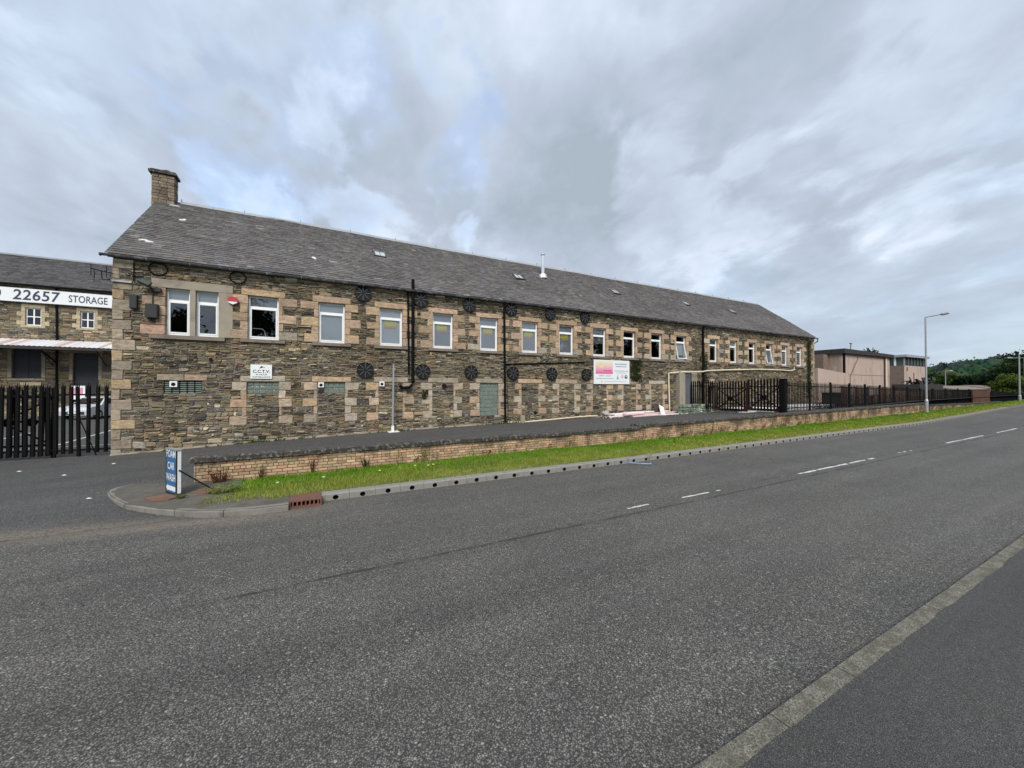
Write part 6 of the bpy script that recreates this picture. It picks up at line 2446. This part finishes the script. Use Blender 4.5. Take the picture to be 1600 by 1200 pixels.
# ------------------------------------------------------------------ PINK RENDERED BUILDING and its neighbour
pk = thing('rendered_building', 'plain pink rendered flat roofed building beyond the stone mill', 'building', (50, 17.5, 1))
q = MB()
q.box(45.0, 55.7, 17.5, 28, .5, 5.5)
q.build('wall', MAT['render'], pk, tone=False)
q = MB()
q.box(44.0, 44.998, 18.6, 28, .5, 5.45)
q.build('side_block', MAT['browngrey'], pk, tone=False)  # olive brown, with the shade on this end put into the colour
q = MB()
q.poly([(44.75, 17.2, 5.5), (55.95, 17.2, 5.46), (55.95, 28.2, 5.46), (44.75, 28.2, 5.5), (44.75, 17.2, 5.93), (55.95, 17.2, 5.76), (55.95, 28.2, 5.76), (44.75, 28.2, 5.93)], [(3, 2, 1, 0), (4, 5, 6, 7), (0, 1, 5, 4), (1, 2, 6, 5), (2, 3, 7, 6), (3, 0, 4, 7)])
q.build('roof', MAT['darkroof'], pk, tone=False)
for (x, z0, z1, r_, m_) in ((45.15, 3.4, 5.5, .11, 'black'), (54.6, 1.0, 5.35, .065, 'cream'), (46.5, .9, 3.4, .05, 'render'), (54.2, 1.0, 5.4, .05, 'darkroof')):
    q = MB()
    q.tube([(x, 17.42, z0), (x, 17.42, z1)], r_, 8)
    q.build('downpipe', MAT[m_], pk, tone=False)
q = MB()
q.tube([(46.5, 17.42, 3.4), (47.4, 17.42, 4.4), (48.0, 17.42, 5.0), (47.9, 17.42, 5.3)], .035, 6)
q.box(45.02, 55.68, 17.485, 17.499, 3.46, 3.5)
q.build('wall_cable', MAT['browngrey'], pk, tone=False)
q = MB()
q.tube([(47.0, 17.6, 5.85), (47.0, 17.6, 6.3), (46.8, 17.5, 6.5), (46.2, 17.3, 6.5)], .035, 6)
q.box(46.0, 46.4, 17.25, 17.35, 6.44, 6.5)
q.build('roof_lamp', MAT['darkroof'], pk, tone=False)
# sloping yard wall between the mill and the pink building
q = MB()
q.poly([(39.0, 16.9, .5), (44.6, 16.9, .5), (44.6, 17.15, .5), (39.0, 17.15, .5), (39.0, 16.9, 3.92), (44.6, 16.9, 3.52), (44.6, 17.15, 3.52), (39.0, 17.15, 3.92)], [(4, 5, 6, 7), (0, 1, 5, 4), (1, 2, 6, 5), (2, 3, 7, 6), (3, 0, 4, 7)])
q.build('yard_wall', MAT['render'], label='pink rendered yard wall sloping down from the mill corner', cat='wall', tone=False)
nb = thing('brick_block', 'far pink block with green glazed band and white roof edge', 'building', (72, 20, 1))
q = MB()
q.box(68.2, 75.7, 20, 30, .5, 5.1)
q.build('wall', MAT['render'], nb, tone=False)
q = MB()
q.box(68.1, 68.198, 20.0, 30, .5, 5.1)
q.build('side_wall', MAT['browngrey'], nb, tone=False)
q = MB()
q.box(68.3, 75.6, 20.1, 29.9, 5.1, 6.2)
gb = q.build('glazed_band', MAT['glaze'], nb, tone=False)
for k in range(8):
    q = MB()
    x = 68.3 + k * 7.3 / 7
    q.box(x - .05, x + .05, 20.0, 20.098, 5.1, 6.2)
    q.build('mullion', MAT['darkroof' if k else 'lead'], gb, tone=False)
for k in range(3):
    q = MB()
    q.box(68.2, 68.298, 20.8 + k * 2, 21.0 + k * 2, 5.1, 6.2)
    q.build('mullion', MAT['white'], gb, tone=False)
q = MB()
q.box(67.9, 76.0, 19.7, 30.3, 6.2, 6.5)
q.build('roof', MAT['lead'], nb, tone=False)
q = MB()
q.box(71.2, 71.35, 19.96, 19.998, 2.2, 4.2)
q.box(69.0, 69.15, 19.95, 19.998, 4.4, 4.9)
q.build('wall_pipe', MAT['darkroof'], nb, tone=False)

# dark heap over the fence, low grey roofs
sh2 = thing('scrap_trailer', 'dark open trailer heaped with black scrap showing over the fence', 'trailer', (54.5, 14.5, 1))
q = MB()
q.box(51.4, 57.6, 14, 16, 1.5, 2.55)
q.build('bed', MAT['darkroof'], sh2, tone=False)
for x in (52.4, 56.6):
    q = MB()
    q.tube([(x, 13.95, 1.35), (x, 14.2, 1.35)], .45, 14)
    q.build('wheel', MAT['tyre'], sh2, tone=False)
q = MB()
rd = random.Random(12)
for k in range(46):
    x, y_ = rd.uniform(53.6, 57.4), rd.uniform(14.2, 15.8)
    a, b = rd.uniform(0, PI), rd.uniform(-.6, .9)
    L = rd.uniform(.3, .9)
    p = Vector((x, y_, 2.5 + rd.random() * .45))
    q.bar(p, p + Vector((math.cos(a) * L, math.sin(a) * L * .4, b * .5)), rd.uniform(.05, .35), rd.uniform(.03, .12))
q.build('scrap_load', MAT['darkroof'], sh2, tone=False, kind='stuff')
for k, (x0, x1, y0, z1, lab) in enumerate(((92, 110, 21, 2.28, 'long low grey roofed shed beyond the far fence'), (114, 126, 22, 2.45, 'second low shed with brownish roof beyond the far fence'))):
    t_ = thing('low_shed', lab, 'shed', ((x0 + x1) / 2, y0, 1))
    q = MB()
    q.box(x0, x1, y0, y0 + 6, .5, z1 - .35)
    q.build('walls', MAT['browngrey'], t_, tone=False)
    q = MB()
    q.poly([(x0 - .3, y0 - .3, z1 - .35), (x1 + .3, y0 - .3, z1 - .35), (x1 + .3, y0 + 3, z1 + .3), (x0 - .3, y0 + 3, z1 + .3), (x1 + .3, y0 + 6.3, z1 - .35), (x0 - .3, y0 + 6.3, z1 - .35)], [(0, 1, 2, 3), (3, 2, 4, 5), (1, 4, 2), (0, 3, 5)])
    q.build('roof', MAT['sill' if k == 0 else 'browngrey'], t_, tone=False)


# ------------------------------------------------------------------ street lamps
def lamp(label, x, y, z, h, arm, name='street_lamp', r_=.055):
    t_ = thing(name, label, 'street lamp', (x, y, z), 'street lamps along the road')
    q_ = MB()
    q_.tube([(x, y, z - .2), (x, y, z + h * .13)], r_ * 2.0, 10)
    q_.tube([(x, y, z + h * .13), (x, y, z + h * .145)], [r_ * 2.0, r_ * 1.1], 10)
    q_.build('base', MAT['steel'], t_, tone=False)
    q_ = MB()
    q_.tube([(x, y, z + h * .145), (x - .03, y, z + h)], [r_ * 1.15, r_ * .85], 10)
    q_.build('column', MAT['steel'], t_, tone=False)
    q_ = MB()
    a = Vector((x - .03, y, z + h))
    e_ = a + Vector(arm)
    q_.tube([a - Vector((0, 0, .15)), a, a.lerp(e_, .68)], r_ * .7, 8)
    q_.build('arm', MAT['steel'], t_, tone=False)
    q_ = MB()
    q_.tube([a.lerp(e_, .62), a.lerp(e_, .72), a.lerp(e_, .95), e_], [.05, .10, .09, .04], 8)
    q_.build('lantern', MAT['steel'], t_, tone=False)
    return t_


lamp('tall grey street lamp at the end of the brick wall, nearest of the lamps', 39.45, 10.42, .38, 6.92, (.25, -1.12, .16))
lamp('grey street lamp farther along the verge at the right edge', 65.1, 10.4, .74, 4.97, (1.0, -1.6, .05), r_=.06)
lamp('small distant street lamp among trees left of the hill foot', 100, 24, 1.2, 4.0, (1.2, -.6, .05), r_=.05)
lamp('small distant street lamp in front of the pale bush by the hill', 120, 18.6, 1.3, 6.6, (-2.2, 1.6, 0), r_=.055)

# ------------------------------------------------------------------ hill, wood, trees
def hill_el(deg):      # elevation of the tree line seen from the road, by bearing from +x
    return lerp_tab(deg, [(-6, .050), (4, .055), (8.5, .0500), (9.2, .0508), (10.0, .0518), (11.2, .0455), (12.4, .0445), (13.4, .040), (14.5, .0345), (16, .026), (20, .016), (26, .01)])
g = MB()
degs = frange(-8, 27, 40)
rads = [170, 210, 250, 290, 330, 380, 460]
vs = []
for r_ in rads:
    for dg_ in degs:
        t_ = min(1, max(0, (r_ - 170) / 160))
        z = .4 + (hill_el(dg_) * 330 * (t_ * .86) - 2) * (1 if t_ > 0 else 0)
        vs.append((r_ * math.cos(math.radians(dg_)), r_ * math.sin(math.radians(dg_)), max(z, .3) if t_ > 0 else -.4))
n_ = len(degs)
g.poly(vs, [(b * n_ + a, b * n_ + a + 1, (b + 1) * n_ + a + 1, (b + 1) * n_ + a) for b in range(len(rads) - 1) for a in range(n_ - 1)])
g.build('hill', MAT['soil'], kind='structure', tone=False)
rd = random.Random(41)
rg = np.random.default_rng(41)
cs, rs = [], []
woods = MB()
hazed_greens = [(.040, .072, .048), (.052, .088, .054), (.034, .064, .048), (.070, .104, .058), (.078, .100, .056), (.046, .072, .056)]  # distance haze is put into these lifted, bluish greens
for k in range(760):
    dg_ = rd.uniform(-3, 24)
    t_ = rd.random() ** .8
    r_ = 175 + 165 * t_
    tt = min(1, (r_ - 170) / 160)
    z = .4 + hill_el(dg_) * 330 * tt * .86 - 1.5
    cr = rd.uniform(3.0, 5.6)
    hh = z + cr * rd.uniform(.2, .7)
    lim = 2.2 + r_ * (hill_el(dg_) * (.93 + .1 * rd.random()))
    hh = min(hh, lim - cr * .85)
    c = (r_ * math.cos(math.radians(dg_)), r_ * math.sin(math.radians(dg_)), hh)
    V, F = lump(c, cr, rd, 12, 7, .85, .28)
    woods.poly(V, F, tuple(v * rd.uniform(.7, 1.3) for v in rd.choice(hazed_greens)))
    cs.append(c)
    rs.append(cr * 1.03)
V, F, C = leaf_cloud(cs, rs, 60000, .55, hazed_greens, .7, rg, .88)
i0 = len(woods.v)
woods.v.extend(map(tuple, V.tolist()))
woods.f.extend([tuple(i0 + int(k) for k in f) for f in F])
woods.c.extend(map(tuple, C.tolist()))
woods.m.extend([0] * len(F))
woods.build('woodland', MAT['leaf'], kind='stuff', label='dense dark green wood covering the distant hill', cat='woodland')
# single trees at the foot of the hill
dk = [(.022, .042, .018), (.030, .052, .020), (.018, .034, .018)]
md = [(.040, .070, .020), (.055, .085, .022), (.035, .06, .02)]
lt = [(.10, .135, .028), (.13, .165, .035), (.085, .12, .03)]
def at(deg, r_): return (r_ * math.cos(math.radians(deg)), r_ * math.sin(math.radians(deg)))
spec = [(14.3, 150, 5.2, 3.6, dk, 'dark rounded tree just right of the nearest lamp column'), (13.6, 140, 4.6, 3.2, md, 'mid green tree beside the small distant lamp'),
        (12.9, 150, 4.4, 3.4, md, 'mid green low tree right of the small distant lamp'), (12.2, 145, 3.8, 3.4, md, 'broad mid green tree above the far fence'),
        (11.5, 140, 4.6, 3.8, dk, 'wide dark tree above the low grey shed'), (10.7, 138, 4.8, 3.6, dk, 'dark tree behind the pale spire of the far roofs'),
        (10.2, 130, 3.6, 2.6, md, 'small mid green tree left of the pale bush'), (9.3, 135, 9.0, 5.0, dk, 'tall dark tree behind the pale bush at the right edge'), (8.3, 128, 9.5, 5.0, dk, 'tallest dark tree cut by the right edge')]
for k, (dg_, r_, h, cr, tn, lab) in enumerate(spec):
    x, y_ = at(dg_, r_)
    tree('broadleaf_tree', lab, (x, y_, .2), h, cr, tn, 2600, .30, 'trees at the foot of the hill', seed=50 + k, low=.2)
for k, (x, y_, h, cr, lab) in enumerate(((84, 14.2, 3.5, 2.0, 'pale yellow green bush behind the end of the fence'), (78, 12.6, 2.8, 1.6, 'pale yellow green bush beside the second street lamp'), (96, 16.6, 2.6, 1.7, 'farthest pale bush, next to the low shed'))):
    tree('bush', lab, (x, y_, .7), h, cr, lt, 4200, .12, 'pale bushes at the end of the fence', trunk=True, seed=80 + k, low=.12, cat='bush')
x, y_ = 113.5, 40
tree('broadleaf_tree', 'tree whose top shows over the pink building roof', (x, y_, .5), 10.3, 4.2, md, 2600, .3, 'trees at the foot of the hill', seed=97, low=.4)
# trees across the road behind the viewer: the window panes mirror them
mir = [(-10.5, -13.5, 10.4, 3.4, 'tree across the road mirrored in the paired panes at the left end'), (-4.6, -13, 12.0, 4.2, 'tree across the road mirrored in the second window'),
       (0.5, -16, 7.5, 2.6, 'small tree across the road, mirrored low in the third window')]
nth = ['middle of the mill', 'ninth window', 'tenth window', 'grey door', 'yard gate', 'right half of the mill', 'right end of the mill', 'pink building']
for k in range(8):
    mir.append((40 + k * 9.5, -15 - (k % 3), 13.5 + (k % 2), 6.2, 'tall tree across the road opposite the ' + nth[k]))
for k, (x, y_, h, cr, lab) in enumerate(mir):
    tree('roadside_tree', lab, (x, y_, -.3), h, cr, dk + md[:1], 4200, .20 if k < 3 else .45, 'trees across the road', seed=120 + k, low=.15)
